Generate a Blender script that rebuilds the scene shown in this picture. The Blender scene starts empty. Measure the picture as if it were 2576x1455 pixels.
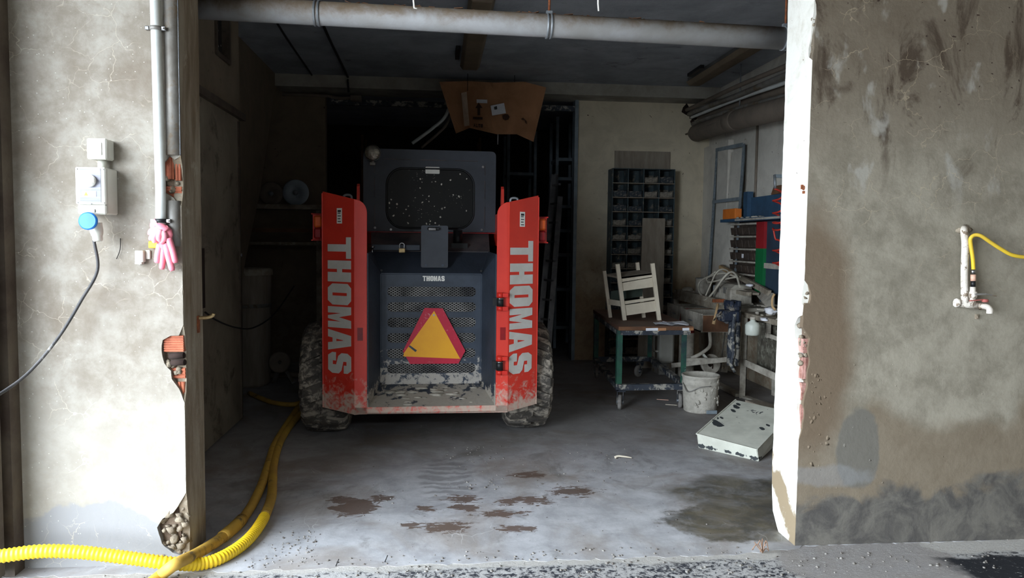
import bpy, bmesh, math, random
from math import sin, cos, tan, pi, radians, sqrt, atan2
from mathutils import Vector, Matrix, noise as mnoise
from mathutils.geometry import tessellate_polygon
random.seed(11)
SC = bpy.context.scene
COL = SC.collection
V = Vector

# ------------------------------------------------------------------ camera
EYE = V((0, 0, 1.4)); FPX = 1900.0
_y, _p, _r = radians(5.6), radians(3.66), radians(0.65)
FW = V((sin(_y)*cos(_p), cos(_y)*cos(_p), -sin(_p)))
_R = V((cos(_y), -sin(_y), 0)); _U = _R.cross(FW)
RT = _R*cos(_r) + _U*sin(_r); UP = _U*cos(_r) - _R*sin(_r)
cam = bpy.data.objects.new('camera', bpy.data.cameras.new('camera')); COL.objects.link(cam)
cam.data.sensor_width = 36; cam.data.lens = 36*FPX/2576; cam.data.clip_start = .02
cam.matrix_world = Matrix(((RT.x, UP.x, -FW.x, EYE.x), (RT.y, UP.y, -FW.y, EYE.y), (RT.z, UP.z, -FW.z, EYE.z), (0, 0, 0, 1)))
SC.camera = cam

# ------------------------------------------------------------------ sky, daylight, exposure
SC.view_settings.view_transform = 'Standard'; SC.view_settings.look = 'None'
SC.view_settings.gamma = 1; SC.view_settings.use_curve_mapping = False
SC.view_settings.exposure = 1.8
w = bpy.data.worlds.new('overcast_sky'); SC.world = w; w.use_nodes = True
w.node_tree.nodes['Background'].inputs[0].default_value = (.80, .90, 1.0, 1)
w.node_tree.nodes['Background'].inputs[1].default_value = 7.0
def portal(loc, rot, sx, sy):
    l = bpy.data.lights.new('sky_portal', 'AREA'); l.shape = 'RECTANGLE'; l.size = sx; l.size_y = sy
    l.cycles.is_portal = True
    o = bpy.data.objects.new('sky_portal', l); COL.objects.link(o); o.location = loc; o.rotation_euler = rot
portal((-2.28, .6, 1.35), (0, -pi/2, 0), 2.8, 4.8)      # gate opening on the left, light travels +X

portal((1.1, -5.15, 3.5), (0, 0, 0), 7.0, 1.35)           # roof gap added behind the camera for soft frontal light, sky from above

# ------------------------------------------------------------------ pixel -> point on a plane
def _ray(px, py): return FW + RT*((px-1288)/FPX) - UP*((py-727.5)/FPX)
def F(px, py, Y): d = _ray(px, py); return EYE + d*((Y-EYE.y)/d.y)
def D(px, py, X): d = _ray(px, py); return EYE + d*((X-EYE.x)/d.x)
def G(px, py, Z=0): d = _ray(px, py); return EYE + d*((Z-EYE.z)/d.z)

# ------------------------------------------------------------------ materials
def S(r, g, b):
    f = lambda c: (c/255/12.92) if c/255 <= .04045 else ((c/255+.055)/1.055)**2.4
    return (f(r), f(g), f(b), 1)
class NT:
    def __init__(s, name, world=False):
        s.m = bpy.data.materials.new(name); s.m.use_nodes = True; s.t = s.m.node_tree
        s.b = s.t.nodes['Principled BSDF']
        if world: s.P = s.t.nodes.new('ShaderNodeNewGeometry').outputs['Position']
        else: s.P = s.t.nodes.new('ShaderNodeTexCoord').outputs['Object']
        s.sep = None
    def set(s, inp, v):
        if hasattr(v, 'links'): s.t.links.new(v, inp)
        else: inp.default_value = v
    def xyz(s):
        if not s.sep:
            s.sep = s.t.nodes.new('ShaderNodeSeparateXYZ'); s.t.links.new(s.P, s.sep.inputs[0])
        return s.sep.outputs
    def mp(s, scale, loc=(0, 0, 0)):
        n = s.t.nodes.new('ShaderNodeMapping'); s.t.links.new(s.P, n.inputs[0])
        n.inputs['Scale'].default_value = scale; n.inputs['Location'].default_value = loc
        return n.outputs[0]
    def noise(s, scale, detail=5, rough=.6, dist=0, vec=None, col=False):
        n = s.t.nodes.new('ShaderNodeTexNoise'); s.t.links.new(vec or s.P, n.inputs['Vector'])
        n.inputs['Scale'].default_value = scale; n.inputs['Detail'].default_value = detail
        n.inputs['Roughness'].default_value = rough; n.inputs['Distortion'].default_value = dist
        return n.outputs['Color' if col else 'Fac']
    def vor(s, scale, feature='F1', vec=None, out='Distance'):
        n = s.t.nodes.new('ShaderNodeTexVoronoi'); n.feature = feature
        s.t.links.new(vec or s.P, n.inputs['Vector']); n.inputs['Scale'].default_value = scale
        return n.outputs[out]
    def ramp(s, fac, stops):
        n = s.t.nodes.new('ShaderNodeValToRGB'); s.set(n.inputs[0], fac); e = n.color_ramp.elements
        while len(e) < len(stops): e.new(.5)
        for i, (p, c) in enumerate(stops):
            e[i].position = p; e[i].color = c if isinstance(c, tuple) else (c, c, c, 1)
        return n.outputs[0]
    def sm(s, fac, a, b, lo=0., hi=1.):
        n = s.t.nodes.new('ShaderNodeMapRange'); n.interpolation_type = 'SMOOTHSTEP'; s.set(n.inputs[0], fac)
        n.inputs[1].default_value = a; n.inputs[2].default_value = b; n.inputs[3].default_value = lo; n.inputs[4].default_value = hi
        return n.outputs[0]
    def math(s, op, a, b=0.):
        n = s.t.nodes.new('ShaderNodeMath'); n.operation = op; s.set(n.inputs[0], a); s.set(n.inputs[1], b); return n.outputs[0]
    def mix(s, fac, a, b, mode='MIX'):
        n = s.t.nodes.new('ShaderNodeMix'); n.data_type = 'RGBA'; n.blend_type = mode
        s.set(n.inputs[0], fac); s.set(n.inputs[6], a); s.set(n.inputs[7], b); return n.outputs[2]
    def add3(s, vec, offs, k):
        n = s.t.nodes.new('ShaderNodeVectorMath'); n.operation = 'MULTIPLY_ADD'
        s.t.links.new(offs, n.inputs[0]); n.inputs[1].default_value = (k, k, k); s.t.links.new(vec, n.inputs[2]); return n.outputs[0]
    def blob(s, c, r, edge=.35, nz=None, amt=.6):
        """1 inside a noisy ellipsoid at c with radii r"""
        n = s.t.nodes.new('ShaderNodeVectorMath'); n.operation = 'SUBTRACT'; s.t.links.new(s.P, n.inputs[0]); n.inputs[1].default_value = c
        d = s.t.nodes.new('ShaderNodeVectorMath'); d.operation = 'DIVIDE'; s.t.links.new(n.outputs[0], d.inputs[0]); d.inputs[1].default_value = r
        l = s.t.nodes.new('ShaderNodeVectorMath'); l.operation = 'LENGTH'; s.t.links.new(d.outputs[0], l.inputs[0])
        q = l.outputs['Value']
        if nz is not None: q = s.math('ADD', q, s.math('MULTIPLY', s.math('SUBTRACT', nz, .5), amt*2))
        return s.sm(q, 1+edge/2, 1-edge/2)
    def bump(s, h, strength=.3, dist=.01):
        n = s.t.nodes.new('ShaderNodeBump'); s.set(n.inputs['Height'], h)
        n.inputs['Strength'].default_value = strength; n.inputs['Distance'].default_value = dist
        s.t.links.new(n.outputs[0], s.b.inputs['Normal'])
    def out(s, col, rough=.8, metal=0., spec=.4):
        s.set(s.b.inputs['Base Color'], col); s.set(s.b.inputs['Roughness'], rough)
        s.set(s.b.inputs['Metallic'], metal); s.b.inputs['Specular IOR Level'].default_value = spec
        return s.m
def mk(name, base, var=None, scale=7., rough=.75, metal=0., bump=.15, bscale=45., dirt=None, dscale=9., dcov=.45, dz=None, soft=.08, spec=.4, world=False, stretch=None, drough=.9):
    n = NT(name, world)
    vec = n.mp(stretch) if stretch else None
    c = n.mix(n.sm(n.noise(scale, 6, .65, .3, vec), .3, .7), base, var or tuple(x*.72 for x in base[:3])+(1,))
    r = rough
    if dirt:
        f = n.noise(dscale, 8, .7, .4)
        if dz: f = n.math('ADD', f, n.sm(n.xyz()[2], dz[1], dz[0], -.35, .35))
        k = n.sm(f, 1-dcov-soft, 1-dcov+soft)
        c = n.mix(k, c, n.mix(n.noise(dscale*3, 4), dirt, tuple(x*.75 for x in dirt[:3])+(1,)))
        r = n.sm(k, 0, 1, rough, drough)
    if bump: n.bump(n.noise(bscale, 5, .65), bump, .01)
    return n.out(c, r, metal, spec)

DUST = S(176, 168, 154); MUD = S(150, 141, 128)
M = {}
# --- setting materials
def plaster_left():
    n = NT('plaster_weathered_left', True)
    z = n.xyz()[2]; big = n.noise(2.2, 6, .6, .5); mid = n.noise(7, 8, .7, .15)
    c = n.mix(n.sm(mid, .34, .68), S(124, 115, 103), S(152, 146, 136))
    c = n.mix(n.sm(big, .5, .68, 0, .55), c, S(104, 91, 77))
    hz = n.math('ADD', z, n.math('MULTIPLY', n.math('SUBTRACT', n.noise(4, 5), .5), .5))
    c = n.mix(n.sm(hz, .95, .5, 0, .5), c, S(164, 159, 149))  # paler towards the foot: the gate light's brightness put into the plaster colour
    c = n.mix(n.blob((-1.45, 3.28, .02), (.38, .3, .26), .06, n.noise(5, 4), .35), c, S(136, 135, 135))
    wv = n.add3(n.P, n.noise(5, 4, .6, 0, None, True), .16)
    cr = n.vor(7.5, 'DISTANCE_TO_EDGE', wv)
    k = n.math('MULTIPLY', n.sm(cr, .013, .004), n.sm(n.noise(4.5, 4), .46, .62))
    c = n.mix(n.math('MULTIPLY', k, .38), c, S(204, 192, 172))
    c = n.mix(n.sm(n.vor(38, 'F1', n.P), .1, .05, 0, .5), c, S(225, 220, 210))
    n.bump(n.math('ADD', n.noise(30, 7, .7), n.math('MULTIPLY', k, .2)), .28, .012)
    return n.out(c, .85)
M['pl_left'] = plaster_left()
def plaster_right():
    n = NT('plaster_weathered_right', True)
    x, y, z = n.xyz()[0], n.xyz()[1], n.xyz()[2]
    mid = n.noise(6, 8, .7, .12); fine = n.noise(22, 6, .7)
    c = n.mix(n.sm(mid, .32, .66), S(122, 115, 101), S(152, 145, 130))
    # brown upper zone with darker smears and pale scabs
    up = n.math('ADD', z, n.math('MULTIPLY', n.math('SUBTRACT', n.noise(3, 4), .5), .8))
    c = n.mix(n.sm(up, 1.45, 2.3, 0, .75), c, S(98, 85, 70))
    st = n.noise(2.6, 6, .65, .8, n.mp((1.6, 1, .8)))
    c = n.mix(n.math('MULTIPLY', n.sm(st, .5, .62), n.sm(z, 1.5, 2.0)), c, S(72, 60, 48))
    sc = n.noise(5.5, 4, .55, .3, n.mp((1.3, 1, .75), (3, 0, 1)))
    c = n.mix(n.math('MULTIPLY', n.sm(sc, .58, .68, 0, .75), n.sm(z, 1.5, 1.75)), c, S(158, 154, 145))
    # brown band by the corner and along the foot
    c = n.mix(n.blob((1.70, 3.28, .95), (.2, .4, .62), .6, n.noise(4, 5), .3), c, S(106, 91, 74))
    lo = n.math('ADD', z, n.math('MULTIPLY', n.math('SUBTRACT', n.noise(2.1, 4, .55, .4), .5), .85))
    lo = n.math('SUBTRACT', lo, n.math('MULTIPLY', n.math('SUBTRACT', x, 2.2), .18))
    c = n.mix(n.sm(lo, .60, .46, 0, .75), c, n.mix(fine, S(104, 90, 72), S(118, 104, 86)))
    wet = n.math('ADD', z, n.math('MULTIPLY', n.math('SUBTRACT', n.noise(2.7, 5, .6, .5, n.mp((1, 1, 1), (5, 2, 0))), .5), .45))
    wet = n.math('SUBTRACT', wet, n.math('MULTIPLY', n.math('SUBTRACT', x, 2.2), .16))
    wk = n.sm(wet, .28, .22)
    c = n.mix(n.math('MULTIPLY', wk, .9), c, n.mix(n.sm(n.noise(7, 7, .7, .6), .35, .65), S(104, 101, 95), S(66, 65, 65)))
    c = n.mix(n.blob((1.95, 3.28, .45), (.11, .3, .18), .15, n.noise(6, 4), .3), c, S(104, 100, 92))
    c = n.mix(n.math('MULTIPLY', n.blob((1.78, 3.28, .33), (.22, .3, .05), .5, n.noise(6, 4), .9), .45), c, S(132, 133, 134))
    # pale map cracks, dark scars
    wv = n.add3(n.P, n.noise(6, 4, .6, 0, None, True), .14)
    cr = n.vor(6.5, 'DISTANCE_TO_EDGE', wv)
    k = n.math('MULTIPLY', n.sm(cr, .012, .003), n.math('MULTIPLY', n.sm(n.noise(4.5, 4, .5, 0, n.mp((1, 1, 1), (2, 2, 7))), .46, .62), n.sm(z, .9, 1.5)))
    c = n.mix(n.math('MULTIPLY', k, .4), c, S(184, 168, 142))
    dk = n.vor(15, 'F1', n.add3(n.mp((1, 1, 1.6)), n.noise(9, 3, .5, 0, None, True), .12))
    c = n.mix(n.math('MULTIPLY', n.sm(dk, .1, .06), n.sm(z, 1.8, 2.2)), c, S(56, 42, 34))
    n.bump(n.math('ADD', fine, n.math('MULTIPLY', mid, .8)), .3, .012)
    return n.out(c, n.sm(wk, 0, 1, .85, .6))
M['pl_right'] = plaster_right()
def white_reveal():
    n = NT('whitewashed_reveal', True)
    z = n.xyz()[2]; no = n.noise(9, 6, .65, .4)
    c = n.mix(n.sm(no, .45, .75), S(226, 223, 214), S(205, 199, 186))
    zz = n.math('ADD', z, n.math('MULTIPLY', n.math('SUBTRACT', n.noise(7, 5), .5), .35))
    zz = n.math('ADD', zz, n.math('MULTIPLY', n.math('SUBTRACT', 3.41, n.xyz()[1]), .9))
    c = n.mix(n.math('MULTIPLY', n.sm(zz, .27, .22), n.sm(zz, .06, .1)), c, S(140, 124, 100))
    c = n.mix(n.sm(n.vor(11, 'F1', n.add3(n.P, n.noise(12, 3, .5, 0, None, True), .1)), .07, .04), c, S(120, 104, 88))
    n.bump(n.noise(35, 6, .7), .2, .01)
    return n.out(c, .8)
M['reveal'] = white_reveal()
M['jamb'] = mk('jamb_plaster', S(150, 140, 124), S(112, 96, 76), 3.2, .85, 0, .3, 30, world=True, stretch=(4, 4, .8), dirt=S(176, 168, 152), dcov=.35, dscale=6)
M['core'] = mk('mortar_core', S(120, 104, 88), S(84, 66, 54), 12, .95, 0, .9, 25, world=True)
M['mortar'] = mk('crumbled_mortar', S(150, 138, 120), S(104, 92, 78), 14, .95, 0, 1.0, 22, world=True)
M['brick'] = mk('hollow_clay_brick', S(178, 104, 76), S(140, 76, 56), 14, .9, 0, .4, 60)
M['brick_pink'] = mk('chipped_clay_brick', S(190, 150, 140), S(136, 92, 80), 16, .9, 0, .5, 50)
M['hole'] = mk('brick_hollow_dark', S(48, 34, 28), None, 8, 1, 0, 0)
def floor_mat():
    n = NT('concrete_floor', True)
    x, y, z = n.xyz()
    a = n.noise(1.3, 7, .62, .6); b = n.noise(5, 8, .7, .3); f = n.noise(26, 6, .7)
    c = n.mix(n.sm(b, .3, .7), S(150, 150, 153), S(184, 184, 187))
    c = n.mix(n.sm(a, .44, .66, 0, .75), c, S(132, 121, 110))
    c = n.mix(n.math('MULTIPLY', n.sm(n.math('ADD', y, n.math('MULTIPLY', n.math('SUBTRACT', n.noise(2, 4), .5), .8)), 4.2, 5.6), .55), c, S(112, 103, 95))  # colour darkens deeper in, the room's shade put into the floor
    c = n.mix(n.sm(n.noise(3.1, 7, .66, 1.2, n.mp((1, .5, 1), (3, 1, 0))), .55, .68, 0, .55), c, S(112, 110, 106))
    # tread smears laid across the tyre path
    tr = n.math('ABSOLUTE', n.math('SINE', n.math('MULTIPLY', n.math('ADD', y, n.math('MULTIPLY', n.math('SUBTRACT', n.noise(4, 3), .5), .25)), 34)))
    tk = n.math('MULTIPLY', n.blob((.05, 4.35, 0), (.16, .45, 1), .5, b, .3), n.sm(tr, .4, .9))
    c = n.mix(n.math('MULTIPLY', tk, .45), c, S(98, 96, 96))
    # wet brown stain by the right-hand reveal
    wetk = n.math('MAXIMUM', n.blob((1.52, 3.6, 0), (.36, .27, 1), .25, n.noise(4.5, 7, .68), .75), n.blob((1.75, 4.0, 0), (.42, .3, 1), .6, n.noise(4, 6, .66), .7))
    c = n.mix(n.math('MULTIPLY', wetk, n.sm(n.noise(4.5, 7, .7, 1.0), .3, .6, .55, .95)), c, n.mix(n.sm(b, .35, .65), S(100, 92, 74), S(68, 66, 60)))
    # muddy smears
    nzm = n.noise(24, 6, .72, .6, n.mp((.6, 1.3, 1)))
    mk_ = n.blob((-.43, 3.93, 0), (.115, .13, 1), .1, n.noise(15, 7, .72, .8, n.mp((.6, 1.3, 1))), 1.3)
    for (cx, cy, rx, ry) in ((-.52, 4.05, .07, .05), (-.30, 4.05, .06, .05), (.14, 4.02, .08, .06), (-.06, 3.88, .05, .04), (.50, 3.97, .1, .06), (.38, 3.96, .05, .05), (.04, 3.62, .11, .06), (-.12, 3.66, .05, .04), (.32, 3.78, .11, .04), (.14, 3.88, .07, .05), (.76, 4.1, .12, .07), (.55, 4.42, .1, .06), (.38, 3.58, .08, .04)):
        mk_ = n.math('MAXIMUM', mk_, n.blob((cx, cy, 0), (rx, ry, 1), .1, nzm, 2.6))
    c = n.mix(n.math('MULTIPLY', mk_, .9), c, S(92, 76, 66))
    c = n.mix(n.sm(n.vor(21, 'F1', n.add3(n.P, n.noise(15, 3, .5, 0, None, True), .06)), .085, .06, 0, .7), c, S(70, 64, 60))
    # scattered fine scratches
    sv = n.vor(9, 'DISTANCE_TO_EDGE', n.add3(n.mp((1, .3, 1)), n.noise(3, 3, .5, 0, None, True), .2))
    c = n.mix(n.math('MULTIPLY', n.sm(sv, .012, .003), n.sm(n.noise(2.2, 2), .58, .66, 0, .5)), c, S(206, 204, 202))
    n.bump(n.math('ADD', f, n.math('MULTIPLY', b, .5)), .16, .008)
    return n.out(c, n.sm(n.math('MAXIMUM', wetk, n.math('MULTIPLY', mk_, .7)), 0, 1, .72, .42), 0, .35)
M['floor'] = floor_mat()
def yard_mat():
    n = NT('yard_paving_speckled', True)
    x, y, z = n.xyz()
    f = n.noise(34, 8, .78, .4); b = n.noise(3.2, 6, .62, .8)
    cov = n.math('ADD', f, n.math('MULTIPLY', n.math('SUBTRACT', b, .5), .3))
    c = n.mix(n.sm(cov, .42, .53), S(46, 48, 56), S(180, 178, 176))
    # pale worn strip against the threshold, concrete patch, black pool of tar on the right
    st = n.math('ADD', y, n.math('MULTIPLY', n.math('SUBTRACT', n.noise(6, 5), .5), .12))
    c = n.mix(n.math('MULTIPLY', n.sm(st, 3.13, 3.17), n.sm(f, .62, .5, .35, 1)), c, S(184, 180, 174))
    c = n.mix(n.math('MULTIPLY', n.blob((1.92, 3.1, 0), (.42, .28, 1), .15, n.noise(5, 5), .35), n.sm(f, .66, .56)), c, n.mix(b, S(146, 138, 128), S(160, 158, 160)))
    tar = n.math('MULTIPLY', n.sm(n.math('ADD', y, n.math('MULTIPLY', n.math('SUBTRACT', n.noise(7, 5), .5), .14)), 3.13, 3.09), n.sm(n.math('ADD', x, n.math('MULTIPLY', n.math('SUBTRACT', n.noise(5, 4), .5), .3)), 2.18, 2.3))
    c = n.mix(n.math('MULTIPLY', tar, n.sm(f, .68, .58)), c, S(30, 32, 38))
    far = n.sm(y, 2.2, 1.2)
    c = n.mix(far, c, S(120, 118, 114))
    n.bump(f, .7, .02)
    return n.out(c, .85, 0, .3)
M['yard'] = yard_mat()
M['ceil'] = mk('ceiling_plaster_grey', S(172, 176, 183), S(142, 146, 152), 2.4, .9, 0, .5, 24, world=True, dirt=S(104, 104, 106), dcov=.32, dscale=3)
M['beam'] = mk('beam_plaster', S(170, 166, 156), S(140, 134, 124), 3, .9, 0, .3, 30, world=True)
def inner_wall(name, top, low, stain, z0, z1):
    n = NT(name, True)
    z = n.xyz()[2]; a = n.noise(3.5, 7, .65, .6); b = n.noise(11, 7, .7, .5)
    c = n.mix(n.sm(a, .35, .68), top, tuple(q*.8 for q in top[:3])+(1,))
    zz = n.math('ADD', z, n.math('MULTIPLY', n.math('SUBTRACT', n.noise(2.6, 6, .65), .5), 1.5))
    c = n.mix(n.sm(zz, z1, z0, 0, .8), c, n.mix(n.sm(b, .4, .6), low, stain))
    c = n.mix(n.math('MULTIPLY', n.sm(b, .62, .72), .6), c, stain)
    c = n.mix(n.sm(n.vor(7, 'F1', n.add3(n.P, n.noise(9, 3, .5, 0, None, True), .15)), .06, .035), c, S(70, 54, 42))
    n.bump(b, .3, .012)
    return n.out(c, .9)
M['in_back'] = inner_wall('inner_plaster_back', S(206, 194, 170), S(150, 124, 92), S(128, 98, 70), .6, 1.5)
M['in_left'] = inner_wall('inner_plaster_left', S(128, 114, 96), S(104, 90, 74), S(84, 68, 54), .4, 1.2)  # darker than the other inner walls: the left side's shade put into it
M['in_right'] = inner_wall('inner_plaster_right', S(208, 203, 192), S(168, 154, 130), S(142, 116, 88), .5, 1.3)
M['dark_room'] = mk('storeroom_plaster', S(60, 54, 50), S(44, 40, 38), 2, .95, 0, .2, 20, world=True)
M['outer_wall'] = mk('passage_plaster', S(150, 142, 128), S(128, 118, 104), 1.4, .9, 0, .2, 10, world=True)
M['maroon'] = mk('maroon_gate_paint', S(112, 56, 70), S(88, 44, 56), 5, .5, 0, .1, 60, dirt=S(190, 184, 184), dcov=.42, dscale=5, dz=(.2, 1.2), world=True)  # pale patches thicken towards the foot of the leaf
M['post'] = mk('gate_post_paint', S(92, 82, 70), S(66, 54, 46), 6, .6, 0, .2, 40, world=True)
M['doorleaf'] = mk('door_sheet_dusty', S(140, 130, 114), S(114, 104, 90), 2.2, .7, 0, .15, 20, dirt=S(98, 86, 72), dcov=.4, dscale=3)
# --- things
M['red'] = mk('red_paint', S(214, 56, 40), S(200, 46, 34), 3, .42, 0, .03, 80, dirt=S(196, 172, 156), dcov=.31, dscale=20, dz=(.1, .9), spec=.5, soft=.13)
M['red_clean'] = mk('red_paint_clean', S(206, 44, 32), S(188, 36, 28), 3, .4, 0, .02, 80)
M['navy'] = mk('blue_black_paint', S(58, 67, 80), S(46, 54, 66), 5, .42, 0, .05, 70, dirt=S(178, 172, 164), dcov=.27, dscale=26, dz=(.25, 1.15), soft=.04)
M['navy_mud'] = mk('blue_black_paint_muddy', S(52, 59, 71), S(40, 46, 55), 5, .5, 0, .2, 40, dirt=S(166, 158, 146), dcov=.33, dscale=13, soft=.03, dz=(.2, .75))
M['cabpaint'] = mk('cab_paint', S(58, 62, 71), S(47, 51, 58), 4, .45, 0, .04, 70, dirt=S(150, 146, 140), dcov=.16, dscale=40, soft=.02)
M['deck'] = mk('dusty_engine_deck', S(96, 86, 84), S(60, 58, 62), 5, .8, 0, .1, 40)
M['black'] = mk('black_plastic', S(22, 22, 24), None, 8, .5, 0, .05)
M['screen'] = mk('expanded_mesh_steel', S(150, 148, 146), S(60, 60, 62), 6, .5, .3, .1, 60)
M['radiator'] = mk('radiator_core', S(20, 20, 22), S(48, 45, 42), 10, .8, 0, .3, 50)
def tyre_mat():
    n = NT('muddy_rubber')
    k = n.sm(n.noise(9, 7, .7, .5), .42, .56)
    c = n.mix(k, S(70, 66, 61), S(172, 162, 148)); n.bump(n.noise(40, 6, .7), .5, .012)
    return n.out(c, .85)
M['tyre'] = tyre_mat()
M['lug'] = mk('tyre_lug_rubber', S(58, 55, 52), S(84, 78, 71), 8, .75, 0, .3, 40, dirt=S(166, 156, 142), dcov=.44, dscale=14)
M['letter'] = mk('grey_white_decal', S(205, 203, 198), S(190, 186, 178), 5, .6, 0, .02, 50, dirt=S(150, 138, 122), dcov=.2, dscale=9)
M['white'] = mk('white_decal', S(236, 234, 228), S(222, 219, 210), 6, .6, 0, 0)
M['smv_red'] = mk('reflective_red_border', S(196, 30, 62), S(178, 26, 54), 6, .45, 0, 0, dirt=S(216, 170, 168), dcov=.34, dscale=22)
M['smv_yel'] = mk('fluorescent_amber', S(240, 172, 30), S(232, 160, 34), 4, .5, 0, 0, dirt=S(230, 184, 128), dcov=.24, dscale=10)
def glass_dirty():
    n = NT('dirty_tinted_glass')
    wv = n.add3(n.P, n.noise(20, 3, .5, 0, None, True), .03)
    sp = n.vor(24, 'F1', wv)
    k = n.math('MULTIPLY', n.sm(sp, .19, .15), n.sm(n.noise(7, 3), .44, .52))
    k = n.math('MAXIMUM', k, n.math('MULTIPLY', n.sm(n.vor(60, 'F1', wv), .16, .12), n.sm(n.noise(5, 3, .5, 0, n.mp((1, 1, 1), (4, 4, 4))), .5, .6)))
    haze = n.mix(n.noise(4, 5), S(24, 25, 26), S(38, 39, 38))
    c = n.mix(k, haze, S(214, 208, 196))
    return n.out(c, n.sm(k, 0, 1, .3, .9), 0, .22)
M['glass'] = glass_dirty()
M['chrome'] = mk('worn_chrome', S(190, 190, 192), S(120, 118, 116), 9, .28, 1, .05)
M['brass'] = mk('tarnished_brass', S(190, 165, 120), S(150, 126, 90), 12, .45, .6, .05)
M['steel'] = mk('galvanised_steel', S(160, 164, 168), S(122, 126, 130), 9, .5, .6, .08, 50)
M['steel_paint'] = mk('grey_blue_steel', S(138, 150, 158), S(112, 122, 128), 6, .6, .1, .06, dirt=S(150, 140, 124), dcov=.3, dscale=10)
M['steel_dull'] = mk('dull_pipe_steel', S(140, 138, 134), S(104, 98, 90), 5, .55, .3, .15, 30, dirt=S(130, 112, 90), dcov=.42, dscale=9)
M['alu'] = mk('aluminium_ladder', S(166, 166, 168), S(130, 130, 132), 5, .5, .5, .05)
M['amber'] = mk('amber_lens', S(214, 92, 34), None, 5, .3, 0, 0)
M['redlens'] = mk('red_lens', S(140, 26, 30), S(110, 20, 26), 8, .25, 0, 0)
M['lampglass'] = mk('dusty_lamp_reflector', S(180, 172, 158), S(110, 104, 94), 22, .2, .8, .8, 40)
M['pvc_grey'] = mk('pale_conduit', S(214, 218, 216), S(196, 198, 194), 5, .45, 0, .03, dirt=S(150, 138, 118), dcov=.22, dscale=12)
M['pvc_dirty'] = mk('stained_drain_plastic', S(160, 160, 162), S(142, 140, 138), 4, .55, 0, .05, dirt=S(122, 104, 84), dcov=.40, dscale=10, dz=(.15, .0), soft=.3)
M['pvc_brown'] = mk('dusty_brown_duct', S(128, 116, 104), S(106, 96, 86), 4, .75, 0, .1)
M['cream'] = mk('cream_plastic', S(204, 202, 192), S(190, 187, 176), 4, .45, 0, .02)
M['panelgrey'] = mk('grey_front_print', S(150, 150, 162), S(108, 108, 120), 1, .5, 0, 0, stretch=(2, 2, 60))
M['yellow_lbl'] = mk('warning_yellow', S(240, 196, 50), None, 4, .5, 0, 0)
M['blue'] = mk('blue_plastic', S(22, 116, 196), S(18, 100, 178), 4, .4, 0, .02)
M['cable'] = mk('black_dusty_cable', S(40, 40, 42), S(70, 68, 68), 7, .6, 0, .1, dirt=S(190, 186, 180), dcov=.36, dscale=9)
M['cable_dark'] = mk('thin_dark_cable', S(40, 36, 34), None, 6, .8, 0, 0)
M['pink'] = mk('pink_rubber', S(232, 138, 152), S(214, 116, 132), 14, .5, 0, .05)
M['pink_pale'] = mk('pale_pink_rubber', S(236, 160, 172), S(220, 136, 150), 14, .5, 0, .05)
M['hose_cor'] = mk('yellow_corrugated_plastic', S(244, 206, 40), S(232, 190, 40), 4, .45, 0, .05, dirt=S(170, 140, 92), dcov=.3, dscale=6)
M['hose_old'] = mk('soiled_yellow_hose', S(196, 158, 64), S(170, 134, 62), 4, .6, 0, .1, dirt=S(92, 80, 62), dcov=.38, dscale=9)
M['hose_yel'] = mk('yellow_garden_hose', S(226, 190, 44), S(206, 172, 60), 7, .5, 0, .05)
M['paintpipe'] = mk('whitewashed_pipe', S(222, 214, 204), S(196, 186, 172), 14, .7, 0, .4, 30, dirt=S(134, 116, 98), dcov=.42, dscale=26, soft=.03)
M['peach'] = mk('peach_plastic', S(226, 180, 156), None, 9, .5, 0, .02)
M['redpaint2'] = mk('faded_red_handle', S(176, 96, 88), None, 9, .6, 0, .05)
M['card'] = mk('corrugated_cardboard', S(176, 128, 92), S(150, 106, 74), 3, .9, 0, .1, 20)
M['card_print'] = mk('cardboard_print', S(76, 52, 40), None, 5, .9, 0, 0)
M['card_tape'] = mk('packing_tape', S(196, 172, 150), S(176, 150, 128), 8, .4, 0, .02)
M['paper'] = mk('paper_sheet', S(226, 226, 230), S(206, 206, 212), 6, .8, 0, .05)
M['paper_dark'] = mk('print_ink', S(60, 58, 60), None, 6, .8, 0, 0)
M['tube_fix'] = mk('brown_fixture_cover', S(124, 110, 92), S(104, 90, 74), 3, .6, 0, .05)
M['tube_body'] = mk('grey_fixture_body', S(108, 108, 106), S(84, 84, 84), 3, .6, 0, .05)
M['rackgreen'] = mk('dusty_dark_teal_rack', S(66, 80, 84), S(48, 58, 62), 6, .7, 0, .1, dirt=S(150, 140, 124), dcov=.38, dscale=12)
M['bin'] = mk('dusty_bin', S(52, 60, 66), S(38, 44, 50), 9, .7, 0, .2, dirt=S(150, 140, 126), dcov=.44, dscale=20)
M['bin_dust'] = mk('bin_contents_dust', S(150, 142, 128), S(92, 88, 82), 24, .9, 0, .8, 40)
M['wood_grey'] = mk('dusty_grey_board', S(150, 140, 126), S(128, 116, 102), 4, .85, 0, .1, 30, stretch=(4, 4, .6))
M['wood_old'] = mk('dusty_old_timber', S(164, 154, 137), S(116, 104, 89), 6, .9, 0, .3, 30, dirt=S(176, 168, 152), dcov=.42, dscale=9)
M['wood_brown'] = mk('brown_timber', S(120, 84, 58), S(86, 58, 40), 5, .8, 0, .2, 30, dirt=S(150, 134, 114), dcov=.32, dscale=9)
M['stool'] = mk('cream_stool_paint', S(214, 204, 184), S(196, 184, 164), 4, .7, 0, .08, dirt=S(94, 118, 88), dcov=.16, dscale=14, soft=.02)
M['greenboard'] = mk('dark_green_board', S(62, 76, 66), S(44, 54, 48), 5, .5, 0, .1)
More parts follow.
